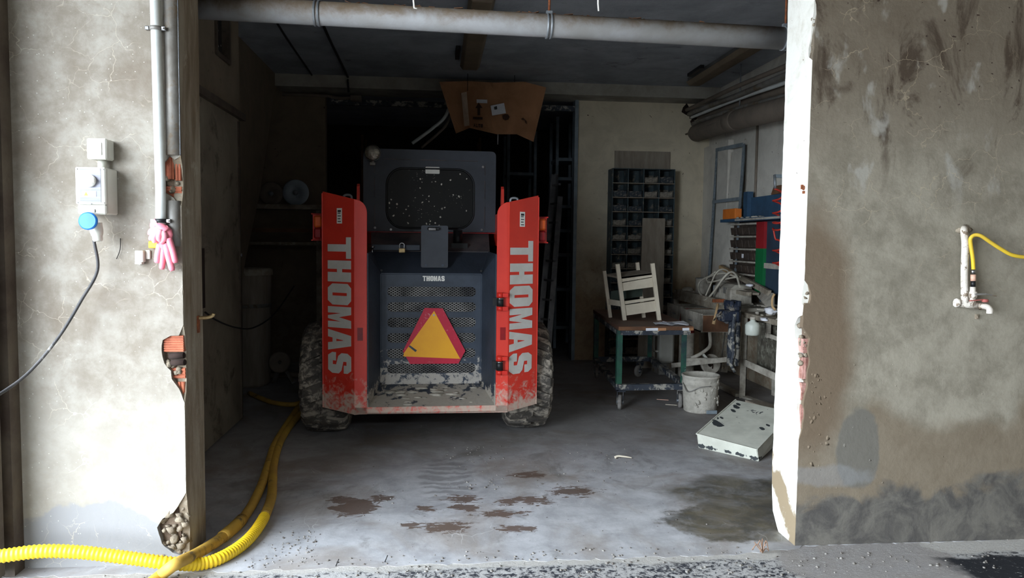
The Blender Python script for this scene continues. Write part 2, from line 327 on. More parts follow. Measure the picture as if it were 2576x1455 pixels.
M['tabletop'] = mk('worn_brown_laminate', S(110, 78, 62), S(82, 58, 48), 5, .6, 0, .1, dirt=S(128, 112, 98), dcov=.4, dscale=5)
M['greensteel'] = mk('chipped_green_steel', S(40, 92, 70), S(34, 52, 56), 9, .55, 0, .1, dirt=S(176, 172, 162), dcov=.34, dscale=13, soft=.03)
M['navysteel'] = mk('dark_steel_dusty', S(54, 60, 70), S(44, 48, 56), 9, .6, 0, .2, dirt=S(164, 160, 150), dcov=.46, dscale=12, soft=.04)
M['rubbergrey'] = mk('dusty_caster_tyre', S(150, 146, 142), S(110, 106, 102), 12, .8, 0, .15)
def bucket_mat():
    n = NT('mud_caked_plastic')
    a = n.noise(16, 7, .7, .6)
    c = n.mix(n.sm(a, .35, .7), S(206, 200, 188), S(176, 170, 158))
    c = n.mix(n.sm(n.noise(14, 5, .6, 0, n.mp((1, 1, 2.2), (4, 3, 0))), .70, .72), c, S(84, 90, 98))
    n.bump(n.noise(24, 7, .75), .9, .02); return n.out(c, .75)
M['bucket'] = bucket_mat()
def box_mat():
    n = NT('chalky_chipped_sheet_metal')
    a = n.noise(7, 6, .6)
    c = n.mix(n.sm(a, .35, .7), S(196, 196, 182), S(178, 178, 166))
    c = n.mix(n.sm(n.noise(9, 6, .62, .9), .645, .655), c, S(52, 54, 54))
    n.bump(n.noise(30, 5), .1, .008); return n.out(c, .7)
M['chalk'] = box_mat()
M['bluepaint'] = mk('blue_enamel', S(58, 90, 118), S(46, 72, 96), 5, .6, 0, .05, dirt=S(116, 120, 122), dcov=.32, dscale=9)
M['bluedark'] = mk('dull_dark_blue', S(50, 68, 86), S(40, 54, 68), 5, .7, 0, .05, dirt=S(110, 110, 108), dcov=.3, dscale=9)
M['orange'] = mk('orange_plastic', S(226, 126, 46), S(206, 112, 44), 7, .6, 0, .05)
M['drawerbrown'] = mk('brown_smoked_drawer', S(74, 62, 54), S(54, 46, 42), 8, .6, 0, .1, dirt=S(128, 116, 102), dcov=.38, dscale=26)
M['redtape'] = mk('red_strip', S(158, 34, 40), None, 6, .6, 0, .02)
M['greentape'] = mk('green_strip', S(16, 112, 62), None, 6, .6, 0, .02)
M['coilred'] = mk('red_coil_hose', S(196, 62, 50), S(170, 50, 42), 5, .4, 0, .02)
M['bench'] = mk('bench_dusty_timber', S(182, 176, 163), S(138, 131, 120), 5, .9, 0, .3, 30, dirt=S(84, 74, 64), dcov=.35, dscale=8)
M['dustgrey'] = mk('dust_covered', S(190, 183, 170), S(142, 135, 123), 9, .9, 0, .35, 40)
M['rope'] = mk('dusty_pale_cable', S(196, 190, 174), S(168, 160, 146), 9, .8, 0, .1)
M['vise'] = mk('dark_blue_iron', S(44, 54, 74), S(32, 38, 52), 8, .6, .1, .3, dirt=S(150, 142, 128), dcov=.4, dscale=14)
M['hammerwood'] = mk('ash_handle', S(196, 164, 122), S(170, 138, 98), 9, .7, 0, .1)
M['bottle'] = mk('frosted_bottle_plastic', S(206, 210, 200), S(186, 190, 180), 6, .4, 0, .1)
M['mottle'] = mk('mottled_board', S(96, 92, 80), S(64, 60, 52), 14, .9, 0, .4, 30, dirt=S(140, 138, 124), dcov=.42, dscale=18)
M['cylred'] = mk('dull_red_cylinder', S(140, 44, 42), S(104, 32, 32), 6, .5, 0, .05)
M['debris'] = mk('grit', S(150, 146, 140), S(78, 70, 64), 30, .9, 0, .5, 60)
M['plant'] = mk('dry_plant', S(150, 120, 98), S(110, 82, 66), 20, .9, 0, 0)
M['disc'] = mk('pale_blue_disc', S(176, 186, 194), S(150, 160, 168), 4, .4, 0, .02)
M['rust'] = mk('rust', S(150, 84, 48), S(96, 58, 38), 40, .9, 0, .6, 60)

# ------------------------------------------------------------------ mesh builder
class MB:
    def __init__(s): s.v = []; s.f = []; s.sm = []
    def add(s, vs, fs, smooth=False):
        b = len(s.v); s.v += [V(p) for p in vs]
        for f in fs: s.f.append([i+b for i in f]); s.sm.append(smooth)
        return s
    def hexa(s, p):
        return s.add(p, [(0, 3, 2, 1), (4, 5, 6, 7), (0, 1, 5, 4), (1, 2, 6, 5), (2, 3, 7, 6), (3, 0, 4, 7)])
    def box(s, c, d, R=None):
        x, y, z = d[0]/2, d[1]/2, d[2]/2
        p = [V(q) for q in ((-x, -y, -z), (x, -y, -z), (x, y, -z), (-x, y, -z), (-x, -y, z), (x, -y, z), (x, y, z), (-x, y, z))]
        if R: p = [R @ q for q in p]
        return s.hexa([q+V(c) for q in p])
    def b2(s, a, b):
        a, b = V(a), V(b); return s.box((a+b)/2, (abs(b.x-a.x), abs(b.y-a.y), abs(b.z-a.z)))
    def bar(s, a, b, w, h, up=(0, 0, 1)):
        a, b = V(a), V(b); d = (b-a).normalized(); u = V(up)
        if abs(d.dot(u)) > .97: u = V((0, 1, 0))
        sd = d.cross(u).normalized()*w/2; uu = sd.normalized().cross(d)*h/2
        return s.hexa([a-sd-uu, a+sd-uu, b+sd-uu, b-sd-uu, a-sd+uu, a+sd+uu, b+sd+uu, b-sd+uu])
    def tube(s, pts, r, n=10, caps=True, smooth=True):
        pts = [V(p) for p in pts]; N = len(pts); T = []
        for i in range(N):
            T.append((pts[min(i+1, N-1)]-pts[max(i-1, 0)]).normalized())
        u = T[0].orthogonal().normalized(); vs = []
        for i in range(N):
            u = (u-T[i]*u.dot(T[i]))
            u = u.normalized() if u.length > 1e-6 else T[i].orthogonal().normalized()
            w_ = T[i].cross(u); rr = r(i/(N-1)) if callable(r) else (r[i] if isinstance(r, (list, tuple)) else r)
            for k in range(n):
                a = 2*pi*k/n; vs.append(pts[i]+u*cos(a)*rr+w_*sin(a)*rr)
        fs = [(i*n+k, i*n+(k+1) % n, (i+1)*n+(k+1) % n, (i+1)*n+k) for i in range(N-1) for k in range(n)]
        s.add(vs, fs, smooth)
        if caps:
            s.add(vs[:n][::-1], [tuple(range(n))]); s.add(vs[-n:], [tuple(range(n))])
        return s
    def cyl(s, a, b, r, n=16, r2=None, smooth=True): return s.tube([a, b], [r, r if r2 is None else r2], n, True, smooth)
    def lathe(s, prof, o=(0, 0, 0), R=None, n=24, smooth=True):
        vs = []
        for (r, z) in prof:
            for k in range(n):
                a = 2*pi*k/n; q = V((r*cos(a), r*sin(a), z)); vs.append((R @ q if R else q)+V(o))
        fs = [(i*n+k, i*n+(k+1) % n, (i+1)*n+(k+1) % n, (i+1)*n+k) for i in range(len(prof)-1) for k in range(n)]
        return s.add(vs, fs, smooth)
    def plate(s, loops, t, f):
        """polygon with holes (2D loops) extruded by t; f(u,v,w) -> point"""
        fl = [p for l in loops for p in l]; n = len(fl)
        tri = tessellate_polygon([[V((p[0], p[1], 0)) for p in l] for l in loops])
        vs = [f(p[0], p[1], 0) for p in fl]+[f(p[0], p[1], t) for p in fl]
        fs = []
        for a in tri:
            A, B, C = (fl[i] for i in a)
            if (B[0]-A[0])*(C[1]-A[1])-(B[1]-A[1])*(C[0]-A[0]) < 0: a = (a[0], a[2], a[1])
            fs.append((a[2], a[1], a[0])); fs.append((a[0]+n, a[1]+n, a[2]+n))
        b = 0
        for l in loops:
            m = len(l)
            for i in range(m): fs.append((b+i, b+(i+1) % m, n+b+(i+1) % m, n+b+i))
            b += m
        return s.add(vs, fs)
    def blob(s, c, r, sub=2, amp=.25, fr=6., seed=0, sq=(1, 1, 1)):
        bm = bmesh.new(); bmesh.ops.create_icosphere(bm, subdivisions=sub, radius=1)
        vs = []
        for v in bm.verts:
            k = 1+amp*mnoise.noise(v.co*fr*.3+V((seed*3.1, seed, 0)))*2
            vs.append(V((v.co.x*sq[0], v.co.y*sq[1], v.co.z*sq[2]))*r*k+V(c))
        s.add(vs, [[v.index for v in f.verts] for f in bm.faces], True); bm.free(); return s
    def mesh(s, name, mat, M4=None, bevel=0, origin=None):
        me = bpy.data.meshes.new(name)
        vs = s.v
        if M4 is not None:
            inv = M4.inverted(); vs = [inv @ p for p in vs]
        if origin is not None: vs = [p-origin for p in vs]
        me.from_pydata(vs, [], s.f)
        bm = bmesh.new(); bm.from_mesh(me)
        for f, k in zip(bm.faces, s.sm): f.smooth = k
        bmesh.ops.remove_doubles(bm, verts=bm.verts, dist=1e-5)
        bmesh.ops.recalc_face_normals(bm, faces=bm.faces)
        if bevel:
            ed = [e for e in bm.edges if len(e.link_faces) == 2 and e.calc_face_angle(0) > .6]
            bmesh.ops.bevel(bm, geom=ed, offset=bevel, segments=1, affect='EDGES', clamp_overlap=True)
        bm.to_mesh(me); bm.free()
        me.materials.append(mat); return me
ROOT = {}
def thing(name, label, cat, loc=(0, 0, 0), rz=0, group=None, kind=None):
    o = bpy.data.objects.new(name, None); COL.objects.link(o); o.empty_display_size = .05
    o.location = loc; o.rotation_euler = (0, 0, rz); o['label'] = label; o['category'] = cat
    if group: o['group'] = group
    ROOT[o.name] = Matrix.Translation(V(loc)) @ Matrix.Rotation(rz, 4, 'Z'); return o
def part(parent, name, mb, mat, label=None, bevel=0, world=True, kind=None):
    """a part; vertices given in world space (world=True) or in the parent's space"""
    M4 = ROOT.get(parent.name) if world else None
    o = bpy.data.objects.new(name, mb.mesh(name, M[mat], M4, bevel)); COL.objects.link(o); o.parent = parent
    ROOT[o.name] = ROOT.get(parent.name, Matrix())
    if label: o['label'] = label
    if kind: o['kind'] = kind
    return o
def solo(name, mb, mat, label, cat, group=None, bevel=0, kind=None):
    lo = V((min(p[i] for p in mb.v) for i in range(3))); hi = V((max(p[i] for p in mb.v) for i in range(3)))
    org = V(((lo.x+hi.x)/2, (lo.y+hi.y)/2, lo.z))
    o = bpy.data.objects.new(name, mb.mesh(name, M[mat], None, bevel, org)); COL.objects.link(o); o.location = org
    o['label'] = label; o['category'] = cat
    if group: o['group'] = group
    if kind: o['kind'] = kind
    ROOT[o.name] = Matrix.Translation(org); return o
def struct(name, mb, mat, parent=None, bevel=0):
    o = bpy.data.objects.new(name, mb.mesh(name, M[mat], None, bevel)); COL.objects.link(o)
    ROOT[o.name] = Matrix()
    if parent: o.parent = parent
    else: o['kind'] = 'structure'
    return o
def spline(pts, per=12):
    P = [V(p) for p in pts]; P = [P[0]*2-P[1]]+P+[P[-1]*2-P[-2]]; out = []
    for i in range(1, len(P)-2):
        a, b, c, d = P[i-1:i+3]
        for k in range(per):
            t = k/per
            out.append(.5*((2*b)+(c-a)*t+(2*a-5*b+4*c-d)*t*t+(3*b-a-3*c+d)*t**3))
    out.append(P[-2]); return out
def rough_line(pts, step=.025, amp=.006, seed=0):
    """jagged version of an open 2D polyline"""
    rnd = random.Random(seed); out = [pts[0]]
    for a, b in zip(pts, pts[1:]):
        d = sqrt((b[0]-a[0])**2+(b[1]-a[1])**2); n = max(1, int(d/step))
        for i in range(1, n+1):
            t = i/n; j = amp if i < n else amp*.5
            out.append((a[0]+(b[0]-a[0])*t+rnd.uniform(-j, j), a[1]+(b[1]-a[1])*t+rnd.uniform(-j, j)))
    return out
def clampx(l, lo=None, hi=None, i=0):
    return [tuple((min(max(c, lo if lo is not None else -99), hi if hi is not None else 99) if j == i else c) for j, c in enumerate(p)) for p in l]
def rrect(x0, x1, z0, z1, r, n=6):
    out = []
    for cx, cz, a0 in ((x1-r, z0+r, -90), (x1-r, z1-r, 0), (x0+r, z1-r, 90), (x0+r, z0+r, 180)):
        for i in range(n+1):
            a = radians(a0+90*i/n); out.append((cx+r*cos(a), cz+r*sin(a)))
    return out
XZ = lambda y: (lambda u, v, w_: V((u, y+w_, v)))
YZ = lambda x: (lambda u, v, w_: V((x+w_, u, v)))

# ================================================================== SETTING
YF, YI = 3.28, 3.54            # outer and inner face of the front wall
XL, XR = -1.065, 1.655         # the two reveals
ZC = 3.16
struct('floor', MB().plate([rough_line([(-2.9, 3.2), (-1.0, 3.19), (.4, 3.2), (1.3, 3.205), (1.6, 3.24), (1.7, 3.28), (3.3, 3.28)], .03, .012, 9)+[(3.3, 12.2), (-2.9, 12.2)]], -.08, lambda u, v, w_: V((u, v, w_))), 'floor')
struct('ground_yard', MB().b2((-14, -14, -.1), (9, 3.3, -.0015)), 'yard')
struct('ceiling', MB().b2((-2.9, YF, ZC), (3.4, 12.2, ZC+.1)), 'ceil')
# --- front wall, left pier: mortar core, plaster skins with the broken-out holes, bricks showing
wl = struct('wall_front_left', MB().b2((-1.95, YF+.03, 0), (XL-.035, YI, 3.3)), 'core')
edge = [(XL, 0), (-1.075, .03), (-1.125, .05), (-1.17, .09), (-1.188, .16), (-1.165, .2), (-1.12, .225), (-1.09, .27), (XL, .31),
        (XL, .70), (-1.072, .715), (-1.088, .76), (-1.118, .80), (-1.12, .835), (-1.146, .87), (-1.156, .92), (-1.15, .965), (-1.12, .985), (-1.085, .985), (-1.075, 1.01), (XL, 1.03),
        (XL, 1.53), (-1.085, 1.545), (-1.10, 1.565), (-1.135, 1.585), (-1.148, 1.64), (-1.14, 1.70), (-1.11, 1.735), (-1.09, 1.72), (XL, 1.735), (XL, 2.62)]
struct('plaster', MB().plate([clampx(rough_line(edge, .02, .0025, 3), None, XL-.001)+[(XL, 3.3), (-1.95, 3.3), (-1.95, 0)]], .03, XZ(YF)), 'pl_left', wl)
je = [(YF+.005, 0), (YF+.03, .05), (YF+.04, .14), (YF+.012, .25), (YF, .31), (YF, .70), (YF+.02, .74), (YF+.03, .8), (YF+.022, .86), (YF+.035, .92), (YF+.012, 1.0), (YF, 1.04), (YF, 1.53), (YF+.02, 1.58), (YF+.026, 1.64), (YF+.014, 1.7), (YF, 1.73), (YF, 2.62)]
struct('reveal_plaster', MB().plate([clampx(rough_line(je, .02, .0025, 4), YF+.0015)+[(YI, 2.62), (YI, 0)]], -.035, YZ(XL)), 'jamb', wl)
def hollow_brick(x0, x1, y, z0, z1, parent, mat='brick', ridges=5, vertical=False, d=.05):
    m = MB()
    m.b2((x0, y, z0), (x1, y+d, z1))
    for i in range(ridges):
        t = (i+.5)/ridges
        if vertical: xx = x0+(x1-x0)*t; m.b2((xx-.004, y-.004, z0), (xx+.004, y, z1))
        else: zz = z0+(z1-z0)*t; m.b2((x0, y-.004, zz-.003), (x1, y, zz+.003))
    return part(parent, 'brick', m, mat)
hollow_brick(-1.148, -1.098, YF+.012, 1.64, 1.73, wl, ridges=2, vertical=True)
hollow_brick(-1.094, -1.07, YF+.018, 1.635, 1.715, wl, ridges=2, vertical=True)
hollow_brick(-1.14, -1.07, YF+.02, 1.55, 1.61, wl, ridges=2)
hollow_brick(-1.15, -1.07, YF+.012, .915, .985, wl, ridges=7)
hollow_brick(-1.13, -1.068, YF+.022, .80, .845, wl, ridges=3)
hollow_brick(-1.10, -1.07, YF+.02, .715, .785, wl, ridges=2, vertical=True)
m = MB(); m.cyl((-1.13, YF+.022, .895), (-1.068, YF+.01, .9), .013, 10); m.cyl((-1.12, YF+.015, .868), (-1.062, YF+.0, .872), .013, 10)
part(wl, 'broken_brick_web', m, 'hole')
m = MB()
for i in range(44):
    m.blob((random.uniform(-1.18, -1.075), YF+random.uniform(.012, .03), random.uniform(.03, .24)), random.uniform(.007, .02), 1, .8, 9, i)
for i in range(9): m.blob((random.uniform(-1.145, -1.075), YF+random.uniform(.012, .03), random.uniform(.76, .87)), random.uniform(.008, .017), 1, .4, 6, i+40)
for i in range(7): m.blob((random.uniform(-1.14, -1.08), YF+random.uniform(.015, .03), random.uniform(1.57, 1.66)), random.uniform(.008, .015), 1, .4, 6, i+60)
part(wl, 'mortar_rubble', m, 'mortar', kind='stuff')
# --- right pier
wr = struct('wall_front_right', MB().b2((XR+.035, YF+.03, 0), (4.7, YI, 3.3)), 'core')
edge = [(XR, 0), (XR, .5), (XR+.012, .53), (XR+.022, .6), (XR+.02, .68), (XR+.034, .74), (XR+.03, .8), (XR+.042, .87), (XR+.03, .92), (XR+.038, .97), (XR+.012, 1.01), (XR, 1.02),
        (XR, 1.12), (XR+.012, 1.13), (XR+.03, 1.13), (XR+.034, 1.17), (XR+.02, 1.215), (XR, 1.235), (XR, 2.24), (XR+.008, 2.27), (XR+.004, 2.33), (XR+.014, 2.42), (XR, 2.5), (XR, 2.62)]
struct('plaster', MB().plate([(clampx(rough_line(edge, .02, .0025, 5), XR+.001)+[(XR, 3.3), (4.7, 3.3), (4.7, 0)])[::-1]], .03, XZ(YF)), 'pl_right', wr)
je = [(YF, 0), (YF, .5), (YF+.02, .56), (YF+.03, .64), (YF+.024, .72), (YF+.05, .78), (YF+.04, .85), (YF+.055, .9), (YF+.075, .96), (YF+.08, 1.02), (YF+.05, 1.06), (YF+.01, 1.075), (YF, 1.12),
      (YF+.018, 1.13), (YF+.014, 1.19), (YF, 1.24), (YF, 2.22), (YF+.035, 2.24), (YF+.04, 2.28), (YF+.02, 2.32), (YF+.012, 2.4), (YF, 2.45), (YF, 2.62)]
ji = [(YI, 2.62), (YI, .4), (YI+.003, .3), (YI-.008, .16), (YI-.02, .08), (YI-.07, .02), (YI-.09, 0)]
struct('reveal_plaster', MB().plate([clampx(rough_line(je, .02, .0025, 6), YF+.0015)+rough_line(ji, .04, .003, 7)], .035, YZ(XR)), 'reveal', wr)
for i, (z0, z1) in enumerate(((.54, .66), (.68, .76), (.78, .88), (.90, .965))):
    hollow_brick(XR+.014, XR+.06, YF+.014+.003*(i % 2), z0, z1, wr, 'brick_pink', 2+i % 2, i % 2 == 0)
m = MB()
for i in range(22): m.blob((XR+random.uniform(.008, .03), YF+random.uniform(.015, .06), random.uniform(.55, 1.03)), random.uniform(.006, .014), 1, .45, 6, i)
for i in range(8): m.blob((XR+random.uniform(.012, .03), YF+random.uniform(.016, .03), random.uniform(1.135, 1.21)), random.uniform(.007, .013), 1, .45, 6, i)
for i in range(10): m.blob((XR+random.uniform(.006, .02), YF+random.uniform(.01, .03), random.uniform(2.24, 2.44)), random.uniform(.006, .012), 1, .45, 6, i)
part(wr, 'mortar_rubble', m, 'mortar', kind='stuff')
m = MB(); m.cyl((XR-.004, YF+.035, 1.655), (XR+.004, YF+.035, 1.655), .011, 9); m.box((XR-.003, YF+.03, 1.635), (.008, .014, .012)); m.box((XR-.004, YF+.045, 1.66), (.01, .01, .02))
part(wr, 'rusty_anchor', m, 'rust')
m = MB()       # loose flakes standing proud of the plaster below the broken corner
for i in range(40):
    x = XR+.05+abs(random.gauss(0, .05)); z = random.uniform(.35, .85)
    m.blob((x, YF+.001, z), random.uniform(.003, .009), 1, .9, 9, i, (1, .3, 1.3))
for i in range(40): m.blob((random.uniform(1.75, 3.1), YF+.001, random.uniform(.2, 1.0)), random.uniform(.002, .006), 1, .4, 6, i, (1, .5, 1.2))
part(wr, 'plaster_flakes', m, 'pl_right', kind='stuff')
struct('lintel', MB().b2((-1.95, YF, 2.62), (4.7, YI, 3.4)), 'jamb')
# --- rooms behind
def wall_plate(name, loops, t, f, mat): return struct(name, MB().plate(loops, t, f), mat)
# left wall: thick part with the sheet door, window above, then the wall that ends in a slope
LW = -1.5
dz, d0, d1 = 2.30, 3.62, 5.90
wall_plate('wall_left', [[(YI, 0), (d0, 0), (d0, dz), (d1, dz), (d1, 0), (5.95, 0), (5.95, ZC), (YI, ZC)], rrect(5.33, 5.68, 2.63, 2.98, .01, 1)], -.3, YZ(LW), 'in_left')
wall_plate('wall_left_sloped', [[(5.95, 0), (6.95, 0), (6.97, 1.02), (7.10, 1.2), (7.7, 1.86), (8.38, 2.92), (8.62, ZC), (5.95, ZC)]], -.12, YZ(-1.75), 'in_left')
struct('wall_left_light_stop', MB().b2((-2.95, YI, -.05), (-1.82, 5.94, ZC+.1)), 'in_left')  # unseen block added behind the door to stop daylight leaking under it
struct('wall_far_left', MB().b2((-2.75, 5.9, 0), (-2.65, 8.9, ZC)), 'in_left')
dr = struct('door_1', MB().b2((LW-.05, d0+.005, .02), (LW+.012, d1-.02, dz-.02)), 'doorleaf')
part(dr, 'door_rail', MB().bar((LW+.02, YI+.05, dz+.005), (LW+.02, d1+.06, dz+.005), .05, .05), 'post')
part(dr, 'door_edge_strip', MB().b2((LW+.012, d1-.06, .03), (LW+.024, d1-.035, dz-.04)), 'post')
part(dr, 'pull_slot', MB().b2((LW+.012, 4.93, .95), (LW+.018, 4.985, 1.33)), 'hole')
part(dr, 'screw', MB().cyl((LW+.012, 5.86, 1.27), (LW+.03, 5.86, 1.27), .012, 8), 'steel')
m = MB().plate([rrect(5.33, 5.68, 2.63, 2.98, .01, 1), rrect(5.36, 5.65, 2.66, 2.95, .01, 1)], -.06, YZ(LW+.015))
wn = struct('window_1', m, 'post')
part(wn, 'window_pane', MB().b2((LW-.05, 5.35, 2.65), (LW-.04, 5.66, 2.96)), 'glass')
# back wall with the wide dark opening
struct('wall_back_left', MB().b2((-2.75, 8.75, 0), (-1.27, 8.87, ZC)), 'in_left')
struct('wall_back', MB().b2((1.605, 8.75, 0), (3.3, 8.87, ZC)), 'in_back')
struct('beam_back', MB().b2((-1.75, 8.42, 3.03), (3.3, 8.87, ZC+.02)), 'beam')
struct('trim_1', MB().b2((1.565, 8.72, 0), (1.605, 8.89, 3.03)), 'steel_paint')
struct('trim_2', MB().bar((-1.2, 8.74, 2.93), (1.56, 8.74, 2.93), .05, .06), 'navysteel')
struct('wall_right', MB().b2((3.18, YI, 0), (3.28, 8.9, ZC)), 'in_right')
struct('trim_3', MB().b2((3.12, 8.0, 0), (3.18, 8.75, 2.52)), 'in_right')
struct('trim_4', MB().cyl((3.165, 7.36, .9), (3.165, 7.36, 2.6), .013, 8), 'pvc_brown')
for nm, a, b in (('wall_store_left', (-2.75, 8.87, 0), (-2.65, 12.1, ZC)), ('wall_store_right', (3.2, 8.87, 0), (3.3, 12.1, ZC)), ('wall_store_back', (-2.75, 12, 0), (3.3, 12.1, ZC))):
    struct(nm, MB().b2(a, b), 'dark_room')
# --- the covered passage around the camera, open to daylight at the gate on the left, plus a roof gap added behind for fill
struct('wall_gate_side', MB().plate([[(-6.0, -.1), (-1.8, -.1), (-1.8, 2.75), (3.0, 2.75), (3.0, -.1), (3.55, -.1), (3.55, 3.6), (-6.0, 3.6)]], -.25, YZ(-2.3)), 'outer_wall')
struct('wall_passage_right', MB().b2((4.6, -6, -.1), (4.8, 3.3, 3.6)), 'outer_wall')
struct('wall_passage_end', MB().b2((-2.55, -6, -.1), (4.8, -5.8, 3.6)), 'dark_room')  # unseen end wall, coloured dark so the cab window reflects little
struct('roof_passage', MB().b2((-2.55, -4.5, 3.4), (4.8, YF+.02, 3.55)), 'outer_wall')  # stops short of the end wall; gap added for frontal fill
struct('wall_gate_return', MB().b2((-2.6, YF+.2, -.05), (-1.9, YI, 3.4)), 'outer_wall')
# gate post and leaf at the very left
struct('trim_5', MB().b2((-1.765, YF-.075, -.02), (-1.725, YF+.01, 3.3)), 'post')
gt = struct('door_2', MB().b2((-2.28, 3.10, .03), (-1.752, 3.15, 3.0)), 'maroon')
part(gt, 'gate_stile', MB().b2((-1.752, 3.095, .03), (-1.735, 3.155, 3.0)), 'post')

# ================================================================== SKID STEER LOADER
RZ = radians(1.6)
sk = thing('skid_steer_loader', 'red and blue-black skid steer loader seen from behind, THOMAS lettered down both rear posts', 'loader', (-.037, 5.0, 0), RZ)
def P(n, mb, mat, label=None, bevel=0, parent=None, kind=None): return part(parent or sk, n, mb, mat, label, bevel, False, kind)
# frame / chassis
P('chassis', MB().b2((-.50, .62, .26), (.50, 2.35, 1.0)).b2((-.42, .40, .29), (.42, .62, .36)), 'black')
for s in (-1, 1): P('loader_frame', MB().b2((.5*s, 1.9, .3), (.56*s, 2.5, 1.1)), 'red')
# rear posts: inner strip in the rear plane, outer face swept forward, side return
def post_mesh(s):
    xi, xb, xo = .425*s, .508*s, .725*s
    mb = MB(); t = .012
    # inner strip with rounded top inner corner
    arc = [(xb, 1.657)]+[(xb-(xb-xi)*0-(.083*s)*(1-cos(radians(a))) if 0 else xi+.083*s*(1-sin(radians(a))), 1.574+.083*cos(radians(a))) for a in (15, 30, 45, 60, 75, 90)]
    loop = [(xb, .245), (xb, 1.657)]+arc[1:]+[(xi, .29), (xi, .245)]
    mb.plate([loop], t, lambda u, v, w_: V((u, w_, v)))
    # swept outer face
    def f(u, v, w_):
        d = V((xo-xb, .15, 0)); L = d.length; n = V((.15*s, -(abs(xo-xb)), 0)).normalized()
        return V((xb, 0, 0))+d*u+V((0, 0, v))-n*w_
    mb.plate([[(0, .245), (1, .262), (1, 1.712), (0, 1.657)]], t, f)
    mb.b2((xo-.006*s, .15, .262), (xo+.006*s, .62, 1.70))
    return mb
for s in (-1, 1):
    po = P('rear_post', post_mesh(s), 'red', None, .002)
    # lettering down the swept face; letters' tops point to the right of the picture
    GL = {'T': [[(0, 1), (0, .79), (.33, .79), (.33, 0), (.67, 0), (.67, .79), (1, .79), (1, 1)]],
          'H': [[(0, 0), (.40, 0), (.40, .4), (.55, .4), (.55, 0), (1, 0), (1, 1), (.55, 1), (.55, .62), (.40, .62), (.40, 1), (0, 1)]],
          'O': [[(.2, 0), (.8, 0), (1, .2), (1, .85), (.8, 1), (.2, 1), (0, .85), (0, .2)], [(.43, .2), (.57, .2), (.57, .82), (.43, .82)]],
          'M': [[(0, 0), (.30, 0), (.30, .56), (.43, 0), (.57, 0), (.70, .56), (.70, 0), (1, 0), (1, 1), (.64, 1), (.5, .48), (.36, 1), (0, 1)]],
          'A': [[(0, 0), (.36, 0), (.40, .2), (.60, .2), (.64, 0), (1, 0), (.74, 1), (.26, 1)], [(.44, .36), (.56, .36), (.51, .66), (.49, .66)]],
          'S': [[(.15, 0), (.85, 0), (1, .18), (1, .46), (.85, .58), (.42, .66), (.42, .8), (.60, .8), (.60, .68), (.98, .68), (.98, .84), (.83, 1), (.17, 1), (.02, .84), (.02, .58), (.17, .44), (.58, .35), (.58, .2), (.40, .2), (.40, .34), (0, .34), (0, .18)]]}
    xb, xo = .508*s, .725*s
    def fl(u, v, w_, s=s, xb=xb, xo=xo):
        """u runs down the post, v towards picture right"""
        t = (1-(.17+.74*v)) if s < 0 else (.03+.79*v)
        d = V((xo-xb, .15, 0)); n = V((.15*s, -(abs(xo-xb)), 0)).normalized()
        return V((xb, 0, 0))+d*t+V((0, 0, u))+n*(.0008+w_)
    z0 = 1.41 if s < 0 else 1.40
    for i, ch in enumerate('THOMAS'):
        u0 = z0-i*.1525
        wd = .140
        P('decal_letter', MB().plate([[p for p in l] for l in GL[ch]], .0012, lambda u, v, w_, u0=u0: fl(u0-u*wd, v, w_)), 'letter', None, 0, po)
    # warning sticker
    zt = 1.60 if s < 0 else 1.595
    st = P('warning_sticker', MB().plate([[(zt, .40), (zt-.10, .40), (zt-.10, .62), (zt, .62)]], .001, fl), 'white', None, 0, po)
    for j in range(5):
        a = zt-.012-j*.018; v0, v1 = (.44, .58)
        P('sticker_print', MB().plate([[(a, v0), (a-(.014 if j == 0 else .006), v0), (a-(.014 if j == 0 else .006), v1-.02*(j % 2)), (a, v1-.02*(j % 2))]], .0006, lambda u, v, w_: fl(u, v, .0012+w_)), 'paper_dark', None, 0, po)
    P('reflector', MB().b2((.452*s, -.004, .735), (.487*s, .004, .82)), 'redlens', 'dark red reflector', 0, po)
    # stub of the lift arm pivot and lifting eye on the post
    P('lift_arm', MB().b2((.50*s, .62, 1.36), (.60*s, 2.2, 1.60)).plate([[(.55, 1.5), (.63, 1.5), (.64, 1.70), (.615, 1.80), (.59, 1.78)]], .02*s, lambda u, v, w_: V((.515*s+w_, u, v))), 'red')
    P('lifting_eye', MB().tube(spline([(.60*s, .3, 1.64), (.60*s, .3, 1.69), (.575*s, .3, 1.70), (.55*s, .3, 1.69), (.55*s, .3, 1.64)], 5), .009, 8), 'steel')
    # tail light on the outside
    tl = P('tail_light', MB().b2((.728*s, .24, 1.385), (.80*s, .245, 1.57)).b2((.728*s, .24, 1.385), (.81*s, .30, 1.393)).b2((.728*s, .24, 1.562), (.81*s, .30, 1.57)), 'red_clean')
    P('lamp_lens', MB().b2((.735*s, .20, 1.475), (.79*s, .24, 1.555)), 'amber', 'amber upper lens', .012, tl)
    P('lamp_lens', MB().b2((.735*s, .20, 1.397), (.79*s, .24, 1.472)), 'redlens', 'dark red lower lens', .012, tl)
P('rear_bumper', MB().b2((-.508, 0, .245), (.508, .012, .292)).b2((-.508, .0, .245), (.508, .40, .257)), 'red', 'mud-caked lower bar', .002)
